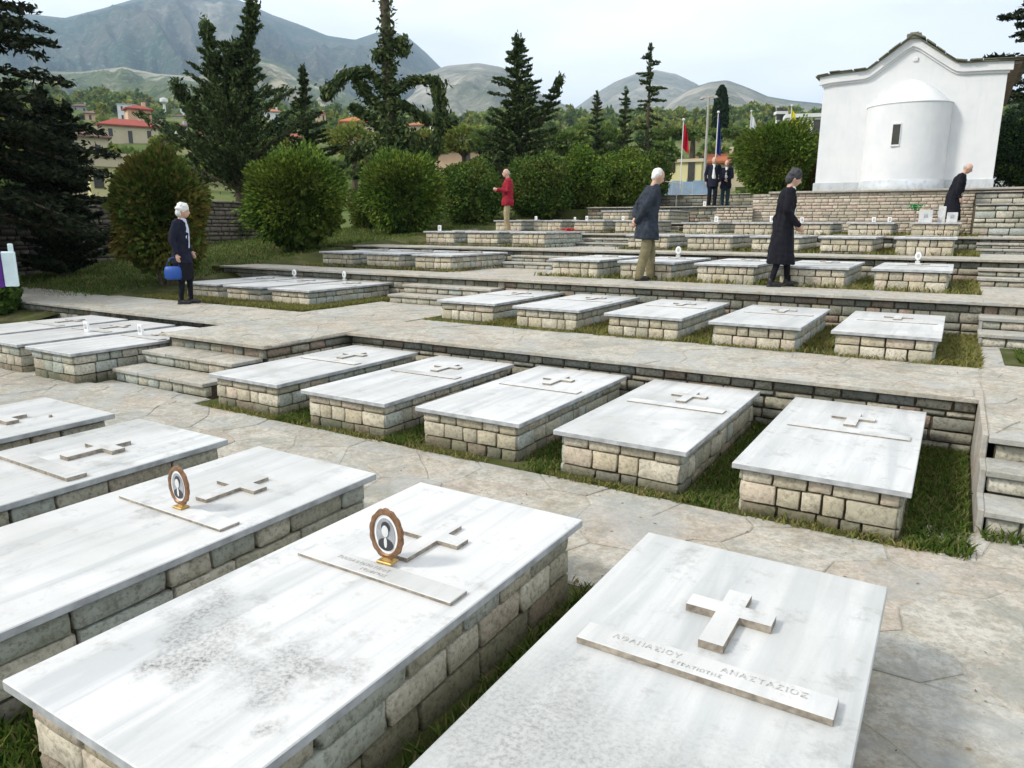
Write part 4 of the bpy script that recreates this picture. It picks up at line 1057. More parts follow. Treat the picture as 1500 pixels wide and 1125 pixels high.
# broadleaf trees one can tell apart beyond the wall
def broad(label, p, w_, h, mat, seed, n=2600, ls=.2, group='broadleaf trees beyond the cemetery'):
    t = thing('broadleaf_tree', label, 'tree', p, 0, group); P, d = crown_points(n, w_/2, w_/2, h*.36, seed, 12, .4, .45); P[:, 2] += h*.62
    leafmesh('crown', [leaves(P, ls, 1.3, 1, None, seed)], M[mat], t)
    b = MB(); b.tube([(0, 0, -2), (0, 0, h*.6)], [w_*.05, w_*.025], 6)
    for k in range(4):
        a = k*1.6+seed; b.tube([(0, 0, h*.35), (math.cos(a)*w_*.25, math.sin(a)*w_*.25, h*.65)], [w_*.025, .02], 5)
    b.build('trunk', M['bark'], t)
BT = [(680, 262, 52, 5.0, 5.2, 'wood_a', 'yellowing round tree between cedar and dark fir'), (630, 262, 56, 4.0, 4.6, 'wood_a', 'yellowish tree right of the cedar'), (520, 268, 50, 4.6, 4.6, 'wood_a', 'light green tree left of the cedar'),
      (830, 258, 48, 5.2, 5.4, 'wood_b', 'green tree right of the dark fir'), (890, 262, 52, 4.6, 5.4, 'wood_b', 'green tree behind the slim spruces'), (985, 215, 62, 6.5, 5.2, 'wood_b', 'wide dark tree behind the red flag'),
      (1080, 205, 74, 7.5, 5.0, 'wood_b', 'dark tree line left above the orange roof'), (965, 262, 50, 3.5, 4.4, 'wood_b', 'dark tree left of the red flag'), (245, 240, 78, 5.0, 5.8, 'wood_a', 'bright tree right of the red-roofed house'),
      (560, 262, 60, 5, 4.5, 'wood_a', 'tree before the orange roof by the cedar'), (410, 262, 44, 4.0, 3.8, 'wood_a', 'yellow green tree beneath the smaller fir'), (300, 285, 40, 4.2, 3.4, 'wood_a', 'olive coloured tree above the rusty bush'), (210, 275, 46, 4.6, 3.8, 'wood_b', 'dark tree above the boundary wall'),
      (1135, 205, 90, 8, 4.4, 'wood_b', 'dark tree line right behind the clipped bush'), (1015, 210, 80, 7.5, 5.2, 'wood_b', 'dark tree behind the lamp pole'), (860, 228, 70, 7, 6.2, 'wood_b', 'tree behind the slim young spruce'), (730, 255, 48, 4.6, 4.6, 'wood_b', 'dark tree left of the dark fir'), (1505, 240, 40, 5.0, 4.0, 'wood_b', 'tree at right edge behind the chapel')]
BTOP = {680: 168, 630: 176, 520: 172, 830: 178, 890: 176, 985: 186, 1080: 186, 965: 200, 245: 190, 560: 196, 410: 196, 300: 236, 210: 240, 1135: 188, 1015: 184, 860: 176, 730: 172, 1505: 205}
for k, (px, py, d, w_, h, mt, lb) in enumerate(BT): broad(lb, gp(px, py, d), w_, HT(px, py, d, BTOP[px]), mt, 200+k)

# far wood on the hillside: one mass
def far_wood():
    rs_ = np.random.RandomState(9); Cs = {'wood_a': [], 'wood_b': []}
    for k in range(1500):
        px = rs_.uniform(-160, 1600); d = 55+440*rs_.random_sample()**.72
        if px > 700 and rs_.random_sample() < .35: d = rs_.uniform(300, 480)
        q = rayp(px, 300, d); z = terr(q.x, q.y)
        if any(abs((q.x-hx)*.8)+abs((q.y-hy)*.8) < hr for hx, hy, hr in HOUSE_XY): continue
        # keep the sight line to the houses clear
        bad = False
        h = rs_.uniform(3.5, 7)*(.7+d/500); w_ = rs_.uniform(3.8, 7.5)*(.6+d/500)
        for (hpx, hw, hd, ha) in HOUSE_PX:
            if abs(px-hpx) < hw*.58+w_/2/d*1055*.7 and d < hd: h = min(h, ZC+(ha+.003)*d-z)
        if h < 1.2: continue
        w_ = min(w_, h*1.6)
        n = int(170 if d < 150 else 100)
        P, dd = crown_points(n, w_/2, w_/2, h*.45, k, 6, .4, .4); P += np.array([q.x, q.y, z+h*.45])
        s_ = .55+d/420
        (Cs['wood_a' if rs_.random_sample() < .42 else 'wood_b']).append(leaves(P, s_*1.1, 1.2, 1, None, k))
    for m_, S in Cs.items():
        o = leafmesh('hillside_wood', S, M[m_]); tag(o, 'mass of trees covering the hillside among the houses' if m_ == 'wood_b' else 'lighter trees mixed through the hillside wood', 'trees', kind='stuff')

# ------------------------------------------------------------------ village houses
HOUSE_XY, HOUSE_PX = [], []
def house(label, px, py, wpx, d, storeys, wall, roof, seed, hip=True, rot=None, cat='house', name='house', deep=.7, flat=False):
    """px,py: foot of the house as surveyed; wpx: apparent width"""
    p = rayp(px, py, d); w_ = wpx*d/1054.7*1.02; dp = w_*deep; hh = 2.9*storeys if isinstance(storeys, int) else storeys
    rz = math.atan2(-p.x, p.y)+(rot if rot is not None else random.Random(seed).uniform(-.35, .35))
    t = thing(name, label, cat, p, rz, 'houses on the village hillside'); HOUSE_XY.append((p.x, p.y, w_*.8+3)); HOUSE_PX.append((px, wpx, d, rayp(px, py, 1).z-ZC))
    s = 1
    MB().box(-w_/2, -dp/2, -6, w_/2, dp/2, hh).build('wall', M[wall], t)
    o = .45
    if flat:
        MB().box(-w_/2-.2, -dp/2-.2, hh, w_/2+.2, dp/2+.2, hh+.3).build('roof', M[roof], t)
    else:
        rh = min(dp, w_)*.26; rl = max(.01, (w_-dp)/2) if hip else w_/2+o
        V = [(-w_/2-o, -dp/2-o, hh), (w_/2+o, -dp/2-o, hh), (w_/2+o, dp/2+o, hh), (-w_/2-o, dp/2+o, hh), (-rl, 0, hh+rh), (rl, 0, hh+rh)]
        V += [(v[0], v[1], v[2]-.22) for v in V[:4]]
        F = [(0, 1, 5, 4), (1, 2, 5), (2, 3, 4, 5), (3, 0, 4), (6, 7, 1, 0), (7, 8, 2, 1), (8, 9, 3, 2), (9, 6, 0, 3), (9, 8, 7, 6)]
        me = bpy.data.meshes.new('roof'); me.from_pydata(V, [], F); rf = link('roof', me, M[roof], t)
        MB().box(w_*.2, -.3, hh+rh*.3, w_*.2+.6, .3, hh+rh+.6).build('chimney', M[wall], rf)
    r = random.Random(seed); n = max(2, int(w_/2.8))
    for fl in range(max(1, int(hh/2.8))):
        for k in range(n):
            x = -w_/2+(k+.5)*w_/n; z = fl*2.9+1.0; dr = fl == 0 and k == n//2 and d > 60
            ww = .33; z0, z1 = (0.05, 2.1) if dr else (z, z+1.3)
            MB().box(x-ww, -dp/2-.05, z0, x+ww, -dp/2+.05, z1).build('door' if dr else 'window', M['dark_glass'], t)
            if not dr: pass
    return t
house('long cream house with a red hip roof on the hillside', 190, 212, 62, 150, 3.0, 'h_cream', 'tile_red', 1, rot=.1, deep=.55)
house('red-roofed house wing rising behind the long cream house', 206, 205, 26, 158, 5.4, 'h_peach', 'tile_red', 2, rot=.2)
house('white two storey house high on the left hill', 189, 180, 20, 300, 2, 'h_white', 'h_grey', 3, flat=True)
house('peach house left of the white hill house', 143, 182, 22, 260, 1, 'h_peach', 'tile_brown', 4)
house('low house with brown roof beside the black conifer', 128, 237, 46, 115, 3.2, 'h_cream', 'tile_brown', 5, deep=.6)
house('flat cream building above the boundary wall', 133, 284, 84, 72, 3.0, 'h_cream', 'h_cream', 6, rot=.15, flat=True, deep=.4)
house('cream extension at right end of the flat building', 158, 296, 36, 66, 2.6, 'h_yellow', 'h_cream', 7, rot=.15, flat=True)
house('small white house on the ridge left of the bushy fir', 265, 182, 14, 330, 1, 'h_white', 'tile_brown', 8)
house('tiny white house at the ridge', 272, 168, 12, 380, 1, 'h_white', 'h_grey', 9, flat=True)
house('small orange-roofed house seen through the bushy fir', 308, 218, 20, 160, 1, 'h_cream', 'tile', 10)
house('house with orange roof behind the smaller fir', 400, 178, 20, 260, 1, 'h_white', 'tile', 11)
house('red-roofed house beside the smaller fir trunk', 428, 224, 22, 150, 1, 'h_peach', 'tile_red', 12)
house('orange-roofed house left of the cedar trunk', 525, 214, 42, 120, 3.4, 'h_cream', 'tile', 13, rot=.05)
house('orange-roofed house right of the cedar trunk', 612, 206, 22, 170, 3.2, 'h_cream', 'tile', 14)
house('pale gable house with chimney right of the cedar', 640, 200, 16, 190, 1, 'h_white', 'tile', 15)
house('long low brown roof behind the hedge', 670, 240, 60, 90, 1.6, 'h_peach', 'tile_brown', 16, deep=.4)
house('orange-roofed house behind the flagpoles', 1050, 264, 72, 80, 1.75, 'h_cream', 'tile', 17, rot=-.1, deep=.6)
house('low yellow building left of the orange-roofed house', 1000, 268, 52, 76, 1.9, 'h_yellow', 'h_cream', 18, flat=True, deep=.4)
house('white flat building behind the clipped bush', 1178, 215, 48, 70, 2.3, 'h_white', 'h_white', 19, flat=True, deep=.5)
house('white roof box left of the white flat building', 1142, 190, 10, 90, 1.6, 'h_white', 'h_white', 20, flat=True)
house('grey house at left edge of the village', 120, 168, 18, 340, 1, 'h_grey', 'tile_brown', 21)
house('pale house below the ridge in the middle of the left hill', 232, 196, 18, 240, 1, 'h_cream', 'tile_brown', 22)
house('white house half hidden right of the bright tree', 268, 216, 14, 170, 4.2, 'h_grey', 'tile_brown', 23)
house('small house between the bushy fir and smaller fir', 470, 178, 12, 300, 1, 'h_peach', 'tile', 24)
house('long grey-white building at the right picture edge', 1490, 208, 70, 90, 2.0, 'h_grey', 'h_grey', 25, flat=True, deep=.3)
t = thing('water_tower', 'thin white tower on the ridge of the left hill', 'tower', rayp(242, 168, 380))
b = MB(); b.vloft([(-2, 0, 0, .6, .6), (5.0, 0, 0, .5, .5)], 12); b.build('shaft', M['h_white'], t); MB().vloft([(4.6, 0, 0, .8, .8), (5.4, 0, 0, 1.8, 1.8), (6.8, 0, 0, 1.7, 1.7), (7.2, 0, 0, .6, .6)], 14).build('tank', M['h_white'], t)
far_wood()

# boundary walls at the left
def boundary(label, pts, z0f, z1, seed, budget=300):
    t = thing('boundary_wall', label, 'wall', (0, 0, 0)); r = random.Random(seed); bud = [budget]; st = ([], [])
    for a, b_ in zip(pts, pts[1:]):
        d = Vector((b_[0]-a[0], b_[1]-a[1], 0)); l = d.length; d.normalize(); n = Vector((d.y, -d.x, 0))
        zb = z0f; q = d.cross(Vector((0, 0, 1)))
        V = [Vector((a[0], a[1], zb)), Vector((b_[0], b_[1], zb)), Vector((b_[0], b_[1], z1)), Vector((a[0], a[1], z1))]
        V2 = [v-n*.4 for v in V]; me = bpy.data.meshes.new('core'); me.from_pydata([tuple(v) for v in V+V2], [], [(0, 1, 2, 3), (7, 6, 5, 4), (3, 2, 6, 7), (0, 3, 7, 4), (1, 5, 6, 2)])
        link('core', me, M['mortar'], t)
        lay(t, (a[0], a[1], 0), d, l, courses(zb+.3, z1, (.13, .09, .16, .11), r), M['stone_dark'], r, (.16, .42), .02, .12, .04, 'stone', bud, st)
        lay(t, (a[0], a[1], 0), d, l, [(z1, z1+.07)], M['stone_dark'], r, (.3, .6), .015, .4, .08, 'coping_stone', bud, st)
    flush(st, t, M['stone_dark'])
pa, pb, pc = rayp(-140, 350, 19), rayp(178, 350, 21.5), rayp(430, 350, 25)
boundary('dark stone boundary wall behind the rusty bush', [(pa.x, pa.y), (pb.x, pb.y), (pc.x, pc.y)], -.4, 2.35, 71)

# ------------------------------------------------------------------ flags, lamp, railing, hoarding
def flagpole(label, px, pyt, pyb, d, mat, cloth, fl=.9, fh=1.2, seed=0, polem='pole_white', r0=.024):
    a = rayp(px, pyb, d); tz = rayp(px, pyt, d).z-a.z
    t = thing('flagpole', label, 'flag', a, 0, 'flags behind the terraces')
    MB().tube([(0, 0, -.5), (0, 0, tz*.5), (0, 0, tz)], [r0, r0, r0*.7], 8).ell((0, 0, tz+.04), (.06, .06, .06), u=8, v=6).build('pole', M[polem], t)
    if cloth:
        V = []; F = []; nu, nv = 10, 14; rr = random.Random(seed)
        for j in range(nv+1):
            for i in range(nu+1):
                u_, v_ = i/nu, j/nv; x = u_*fl*(.32+.25*v_); yy_ = .10*math.sin(u_*9+v_*3)*u_+.02
                z = tz-.05-v_*fh-u_*fl*.55
                q = _r*x; V.append((q.x+_f.x*yy_, q.y+_f.y*yy_, z))
        for j in range(nv):
            for i in range(nu): a_ = j*(nu+1)+i; F.append((a_, a_+1, a_+nu+2, a_+nu+1))
        link('cloth', fastmesh('cloth', np.array(V), np.array(F), True), M[cloth], t)
    return t
flagpole('limp red flag on a pale pole behind the terraces', 995, 177, 300, 32, '', 'flag_red', .5, 1.0, 1)
flagpole('limp dark blue flag beside the lamp pole', 1045, 166, 285, 33, '', 'flag_blue', .35, 1.5, 2)
flagpole('small blue and white flag above the clipped bush', 1096, 164, 230, 45, '', 'flag_white', 1.0, 1.2, 3)
flagpole('small yellow flag left of the chapel', 1155, 156, 215, 45, '', 'flag_yellow', 1.1, 1.0, 4)
a = rayp(1031, 272, 45); tz = rayp(1033, 140, 45).z-a.z
t = thing('street_lamp', 'tall grey lamp pole with a short crossarm', 'street lamp', a)
MB().tube([(0, 0, -1), (0, 0, tz)], [.085, .06], 10).build('pole', M['pole'], t)
MB().box(-.45, -.05, tz-.12, .45, .05, tz-.03).build('crossarm', M['pole'], t)
for s in (-1, 1): MB().ell((s*.4, 0, tz-.14), (.14, .08, .06), u=10, v=6).build('lamp_head', M['h_grey'], t)
a = rayp(990, 305, 29); t = thing('hand_rail', 'thin metal rail beside the upper steps', 'railing', a)
MB().tube([(0, 0, 0), (0, 0, .95)], .02, 6).build('post', M['pole'], t); MB().tube([(-.45, -.1, 1.0), (0, 0, .93), (.5, .25, .6)], .018, 6).build('rail', M['pole'], t)
a = rayp(1005, 285, 38); t = thing('hoarding', 'pale blue hoarding behind the flagpoles', 'board', a, YAW-.25)
for k in range(5): MB().box(-1.2+k*.5, -.02, -.3, -1.2+k*.5+.485, .02, 0.62+.05*(k % 2)).build('panel', M['blue_board'], t)
for k in (-1.2, 0, 1.25): MB().tube([(k, .05, -.5), (k, .05, .75)], .03, 6).build('post', M['pole'], t)
# something white and purple beneath the black conifer at the left edge
a = rayp(16, 414, 11.5); t = thing('plastic_sheet', 'upright white plastic sheet with purple cloth at the left edge', 'sheet', a, YAW+.2)
MB().box(-.07, -.02, -.05, .09, .03, .40, .012).box(.02, -.01, .39, .08, .02, .50, .008).build('sheet', M['plastic_white'], t)
MB().box(-.20, -.04, -.06, -.075, .04, .42, .015).build('cloth', M['purple'], t)

# ------------------------------------------------------------------ grass
def blades(name, label, rects, n, hmin, hmax, mat, seed, keep=None, width=.006, tuft=1):
    rs_ = np.random.RandomState(seed); areas = np.array([(x1-x0)*(y1-y0) for x0, y0, x1, y1, z in rects]); cnt = (n*areas/areas.sum()).astype(int)
    P = []
    for (x0, y0, x1, y1, z), c in zip(rects, cnt):
        P.append(np.stack([rs_.uniform(x0, x1, c), rs_.uniform(y0, y1, c), np.full(c, z)], 1))
    P = np.concatenate(P)
    dn = np.array([noise.noise(Vector((p[0]*1.7, p[1]*1.7, 0))) for p in P[::1]]) if len(P) < 200000 else np.zeros(len(P))
    P = P[(dn+.35+rs_.random_sample(len(P))*.5) > .25]
    n = len(P); h = rs_.uniform(hmin, hmax, (n, 1)); a = rs_.uniform(0, 6.283, n); lean = rs_.normal(size=(n, 2))*.5
    d = np.stack([np.cos(a), np.sin(a), np.zeros(n)], 1)*width
    top = P+np.concatenate([lean*h, h], 1); mid = P+np.concatenate([lean*h*.3, h*.55], 1)
    V = np.stack([P-d, P+d, mid+d*.8, top, mid-d*.8], 1).reshape(-1, 3); b = (np.arange(n)*5)[:, None]
    o = link(name, fastmesh(name, V, b+np.array([[0, 1, 2, 3, 4]])), M[mat]); return tag(o, label, 'grass', kind='stuff')
blades('grass', 'short green grass between the front row graves', [(-1.33, .5, -1.03, 2.85, .05), (-2.6, .5, -2.28, 2.85, .05), (-3.8, .5, -3.5, 2.85, .05), (-2.8, .45, -1.1, .85, .05)], 24000, .02, .07, 'grass', 1)
blades('grass', 'green grass between the second row graves', [(-5.05, 4.19, -4.7, 6.3, .05), (-3.78, 4.19, -3.47, 6.3, .05), (-2.56, 4.19, -2.24, 6.3, .05), (-1.32, 4.19, -1.0, 6.3, .05), (-.07, 4.19, .24, 6.3, .05)], 30000, .015, .045, 'grass', 2)
blades('grass', 'dry yellow green grass between the second terrace graves', [(-.05, 7.7, .32, 9.9, .485), (-5.15, 7.75, -4.78, 9.9, .485), (-3.86, 7.75, -3.47, 9.9, .485), (-2.55, 7.75, -2.2, 9.9, .485), (-1.28, 7.75, -.96, 9.9, .485), (-12.2, 7.5, -8.3, 8.0, .485), (-8.55, 7.5, -8.2, 9.9, .485)], 26000, .02, .07, 'grass_dry', 3, width=.008)
blades('grass', 'dry grass around the upper graves', [(-6.2, 10.9, .33, 11.05, .9), (0.0, 11, .33, 13.2, .9), (-5.0, 11, -4.7, 13.2, .9), (-3.8, 11, -3.43, 13.2, .9), (-2.5, 11, -2.2, 13.2, .9), (-1.25, 11, -.97, 13.2, .9), (-8, 10.9, -7.9, 13.2, .9), (-11.8, 10.88, -8, 11.05, .9), (-6.2, 14.4, .33, 16.6, 1.26), (-12, 14.4, -7.9, 16.6, 1.26), (-6.2, 17.8, .33, 19.8, 1.55), (-12, 17.8, -7.9, 19.9, 1.55)], 34000, .03, .09, 'grass_dry', 4, width=.012)
def lawn_grass():
    rs_ = np.random.RandomState(6); n = 60000
    X = rs_.uniform(-26, -13.1, n); Y = rs_.uniform(6.4, 24, n)
    P = np.stack([X, Y, [lawnz(x, y) for x, y in zip(X, Y)]], 1); h = rs_.uniform(.03, .09, (n, 1)); a = rs_.uniform(0, 6.283, n); lean = rs_.normal(size=(n, 2))*.5
    d = np.stack([np.cos(a), np.sin(a), np.zeros(n)], 1)*.014; top = P+np.concatenate([lean*h, h], 1)
    V = np.stack([P-d, P+d, top], 1).reshape(-1, 3); tag(link('grass', fastmesh('grass', V, np.arange(3*n).reshape(n, 3)), M['grass']), 'green lawn grass left of the terraces', 'grass', kind='stuff')
lawn_grass()
blades('grass', 'green tuft of weeds at the right edge below the second steps', [(.62, 8.1, 1.6, 8.9, .49), (.30, 4.50, .7, 4.60, .06), (.0, 4.19, .25, 4.35, .06)], 3500, .03, .08, 'grass', 7, width=.006)
struct('soil_patch', MB().box(.5, 8.0, .488, 1.8, 9.1, .497).mesh('soil_patch'), M['soil'])

def litter():
    rs_ = np.random.RandomState(12); n = 420
    X = rs_.uniform(-9, 2.2, n); Y = rs_.uniform(2.9, 4.15, n); Z = np.full(n, .064)
    k = n//3; X[:k] = rs_.uniform(-.05, 2.0, k); Y[:k] = rs_.uniform(.6, 4.6, k)
    k2 = 2*n//3; X[k2:] = rs_.uniform(-9, .2, n-k2); Y[k2:] = rs_.uniform(6.4, 7.7, n-k2); Z[k2:] = .494
    a = rs_.uniform(0, 6.283, n); s_ = rs_.uniform(.004, .013, n); P = np.stack([X, Y, Z], 1)
    d1 = np.stack([np.cos(a), np.sin(a), rs_.uniform(-.1, .3, n)], 1)*s_[:, None]; d2 = np.stack([-np.sin(a), np.cos(a), rs_.uniform(-.1, .3, n)], 1)*(s_*.5)[:, None]
    V = np.stack([P-d1, P-d2*1.0, P+d1, P+d2], 1).reshape(-1, 3); V[:, 2] = np.maximum(V[:, 2], np.repeat(Z, 4))
    tag(link('fallen_leaves', fastmesh('fallen_leaves', V, np.arange(4*n).reshape(n, 4)), leafmat('dead leaf bits', [(.10,.06,.03), (.20,.12,.05), (.06,.05,.03), (.28,.20,.10)], 0, 0)), 'dry leaf bits and grit scattered on the paving', 'leaves', kind='stuff')
litter()
blades('grass', 'weeds growing along the feet of the graves', [(-6.0+1.25*i, 4.14, -5.0+1.25*i, 4.24, .062) for i in range(5)]+[(-8.0, 2.86, -.1, 2.90, .062), (-6.1, 6.30, .25, 6.36, .05)]+[(-6.1+1.27*i, 7.66, -5.1+1.27*i, 7.74, .492) for i in range(5)], 5200, .01, .045, 'grass_dry', 17)
blades('grass', 'seeding dry stalks among the grass between the graves', [(-5.05, 4.19, -4.7, 6.3, .05), (-3.78, 4.19, -3.47, 6.3, .05), (-2.56, 4.19, -2.24, 6.3, .05), (-1.32, 4.19, -1.0, 6.3, .05), (-.07, 4.15, .24, 6.3, .05), (-1.36, .5, -1.0, 2.88, .05), (-2.6, .5, -2.28, 2.88, .05)], 6000, .015, .05, 'grass_dry', 18, width=.004)
# ------------------------------------------------------------------ people (local frame: x forward, y left, z up)
def person(label, loc, heading, H, lean=0., male=True, hair='hair_white', hairstyle='short', top='navy', coat_len=.48, coat_w=1.0, inner=None, legs='khaki', skirt=None, arms=None, look=-.15, leg_pose=((.04, .09), (-.04, -.09)), shoe='leather', stocking=None, vox=1.0):
    t = thing('person', label, 'person', loc, heading); k = H/1.70; v3 = Vector
    def Lr(p):                     # lean of everything above the hips about (0,0,.92)
        p = v3(p); q = p-v3((0, 0, .92)); ca, sa = math.cos(lean), math.sin(lean)
        if p.z < .9: return p*k
        return (v3((q.x*ca+q.z*sa, q.y, -q.x*sa+q.z*ca))+v3((0, 0, .92)))*k
    hip = [v3((0, s*.095, .90)) for s in (1, -1)]
    sho = [v3((0, s*(.19 if male else .165), 1.40)) for s in (1, -1)]
    foot = [v3((leg_pose[0][0], leg_pose[0][1], .07)), v3((leg_pose[1][0], leg_pose[1][1], .07))]
    knee = [(hip[i]+foot[i])/2+v3((.035, 0, .02)) for i in (0, 1)]
    arms = arms or [((-.02, .26, 1.13), (.04, .25, .88)), ((-.02, -.26, 1.13), (.04, -.25, .88))]
    # --- body
    b = MB()
    neck = v3((.01, 0, 1.44)); hc = v3((.055, 0, 1.60))
    b.cap(Lr(neck), Lr((.035, 0, 1.55)), .055*k, .052*k)
    RM = Matrix.Rotation(-look*-1.0+lean*.6, 3, 'Y')
    hcw = Lr(hc)
    b.ell(hcw, (.094*k, .073*k, .112*k), RM, 20, 14)
    b.ell(hcw+RM@v3((.035, 0, -.055))*k, (.058*k, .052*k, .062*k), RM)
    b.cap(hcw+RM@v3((.088, 0, .005))*k, hcw+RM@v3((.108, 0, -.028))*k, .011*k, .015*k, 8)      # nose
    for s in (1, -1):
        b.ell(hcw+RM@v3((-.005, s*.074, -.01))*k, (.018*k, .010*k, .030*k), RM, 8, 6)              # ears
        b.ell(hcw+RM@v3((.078, s*.030, .022))*k, (.016*k, .016*k, .008*k), RM, 8, 6)               # brows
    b.ell(hcw+RM@v3((.086, 0, -.058))*k, (.012*k, .024*k, .008*k), RM, 8, 6)                       # mouth
    b.vloft([tuple(x*k for x in s_) for s_ in [(.84, 0, 0, .10, .15), (.95, 0, 0, .105, .155), (1.1, 0, 0, .09, .13)]], 16)
    secs = [(1.05, .095, .13), (1.2, .10, .145), (1.33, .105, .165), (1.42, .07, .12)]
    b.loft([(Lr((0, 0, z)), Matrix.Rotation(lean, 3, 'Y'), rx*k, ry*k) for z, rx, ry in secs], 16)
    for i, s in enumerate((1, -1)):
        b.cap(hip[i]*k, knee[i]*k, .075*k, .052*k); b.cap(knee[i]*k, foot[i]*k, .048*k, .032*k)
        e, w_ = arms[i]; S, E_, W_ = Lr(sho[i]), Lr(e), Lr(w_)
        b.cap(S, E_, .044*k, .034*k, 10); b.cap(E_, W_, .034*k, .024*k, 10)
        # hand: palm, four bent fingers, thumb
        d = (W_-E_).normalized(); side = v3((0, s, 0)); nn = d.cross(side).normalized(); side = nn.cross(d).normalized()
        pc = W_+d*.045*k
        b.cap(W_, W_+d*.065*k, .024*k, .028*k, 8)
        fw = nn if nn.x > 0 else -nn
        for f_ in range(4):
            o0 = W_+d*.075*k+fw*(.027-.018*f_)*k; l = (.062, .070, .066, .052)[f_]*k
            m1 = o0+d*l*.55-side*.004*k; m2 = m1+(d*.75-side*.65).normalized()*l*.5
            b.cap(o0, m1, .0095*k, .009*k, 6); b.cap(m1, m2, .009*k, .0075*k, 6)
        th0 = W_+d*.02*k+fw*.022*k; b.cap(th0, th0+(fw*.8+d*.8).normalized()*.05*k, .011*k, .009*k, 6)
    b.blend('body', M['skin'], t, .011*vox, 2)
    # --- eyes
    for s in (1, -1): MB().ell(hcw+RM@v3((.088, s*.030, .006))*k, (.006*k, .009*k, .006*k), RM, 8, 6).build('eye', M['ph_dark'], t, True)
    # --- hair
    b = MB()
    if hairstyle == 'short':
        b.ell(hcw+RM@v3((-.026, 0, .026))*k, (.090*k, .079*k, .097*k), RM, 20, 14); b.ell(hcw+RM@v3((-.050, 0, -.025))*k, (.052*k, .070*k, .060*k), RM)
    elif hairstyle == 'full':
        b.ell(hcw+RM@v3((-.015, 0, .035))*k, (.105*k, .093*k, .106*k), RM, 20, 14); b.ell(hcw+RM@v3((-.055, 0, -.03))*k, (.070*k, .086*k, .085*k), RM)
        r = random.Random(3)
        for _ in range(16):
            a = r.uniform(0, 6.28); e_ = r.uniform(-.1, 1.2); q = v3((-.02+math.cos(a)*.10*math.cos(e_), math.sin(a)*.085*math.cos(e_), .03+.1*math.sin(e_)))
            if q.x < .05 or q.z > .08: b.ell(hcw+RM@q*k, (.026*k, .026*k, .024*k), RM, 8, 6)
    elif hairstyle == 'bald':
        b.ell(hcw+RM@v3((-.035, 0, -.005))*k, (.070*k, .0775*k, .060*k), RM)
    b.blend('hair', M[hair], t, .010*vox, 1, folds=.010)
    # --- top garment
    b = MB(); cw = coat_w
    zb = .90-coat_len+.42 if False else 1.0-coat_len
    secs = []
    if zb < .86:
        secs += [(zb, .0, .155*cw+.10*max(0, .8-zb), .185*cw+.10*max(0, .8-zb)), ((zb+.92)/2, 0, .145*cw+.02, .180*cw+.02)]
    secs += [(.93, .0, .135*cw, .175*cw), (1.05, 0, .128*cw, .165*cw), (1.20, .0, .128*cw, .178*cw), (1.32, 0, .125*cw, .192 if male else .172), (1.40, 0, .105, .165 if male else .145), (1.455, .01, .068, .085)]
    L_ = []
    for z, cx_, rx, ry in secs:
        L_.append((Lr((cx_, 0, z)), Matrix.Rotation(lean if z > .95 else lean*.4, 3, 'Y'), rx*k, ry*k))
    b.loft(L_, 24)
    for i in (0, 1):
        e, w_ = arms[i]; S, E_, W_ = Lr(sho[i]), Lr(e), Lr(w_)
        b.cap(S, E_, .072*k, .058*k, 12); b.cap(E_, E_+(W_-E_)*.93, .058*k, .042*k, 12)
    # folds
    r = random.Random(int(H*1000)); 
    for _ in range(7):
        a = r.uniform(0, 6.28); z0 = r.uniform(max(zb, .6), 1.1); rr = .145*cw
        p0 = Lr((math.cos(a)*rr, math.sin(a)*rr*1.15, z0)); p1 = Lr((math.cos(a+.2)*rr*.97, math.sin(a+.2)*rr*1.12, z0+.22))
        b.cap(p0, p1, .012*k, .016*k, 8)
    b.blend('coat' if coat_len > .5 else 'jacket', M[top], t, .013*vox, 3, folds=.016)
    if inner:
        b = MB(); b.loft([(Lr((.045, 0, z)), Matrix.Rotation(lean, 3, 'Y'), rx*k, ry*k) for z, rx, ry in [(.97, .098, .10), (1.15, .10, .09), (1.3, .095, .075), (1.42, .06, .06), (1.475, .045, .055)]], 18)
        b.blend('shirt', M[inner], t, .012*vox, 2)
    # --- legs
    if skirt:
        mt, zs, rr = skirt
        b = MB(); cx_ = (foot[0].x+foot[1].x)/2
        b.vloft([tuple(q*k for q in s_) for s_ in [(zs, cx_*.6, 0, rr*.92, rr*1.05), ((zs+.9)/2, cx_*.3, 0, .15, .18), (.86, 0, 0, .145, .175), (1.0, 0, 0, .115, .15)]], 24)
        b.blend('skirt', M[mt], t, .013*vox, 2, folds=.012)
        b = MB()
        for i in (0, 1): b.cap(knee[i]*k, (foot[i]+v3((0, 0, .01)))*k, .058*k, .040*k)
        b.blend('stockings', M[stocking or 'black'], t, .012*vox, 1)
    else:
        b = MB()
        b.vloft([tuple(q*k for q in s_) for s_ in [(.80, 0, 0, .12, .165), (.90, 0, 0, .125, .17), (1.0, 0, 0, .12, .16)]], 20)
        for i in (0, 1):
            b.cap(hip[i]*k, knee[i]*k, .092*k, .076*k, 14); b.cap(knee[i]*k, (foot[i]+v3((-.005, 0, .0)))*k, .076*k, .066*k, 14)
        b.blend('trousers', M[legs], t, .013*vox, 3, folds=.012)
    for i in (0, 1):
        f0 = foot[i]
        b = MB(); b.ell(v3((f0.x+.055, f0.y, .040))*k, (.125*k, .045*k, .040*k), None, 14, 8); b.cap(v3((f0.x-.02, f0.y, .045))*k, v3((f0.x-.01, f0.y, .10))*k, .042*k, .042*k, 10)
        b.box(*[q*k for q in (f0.x-.065, f0.y-.04, 0, f0.x+.15, f0.y+.04, .02)])
        b.blend('shoe', M[shoe], t, .010*vox, 1)
    return t
HR = YAW   # heading along picture right
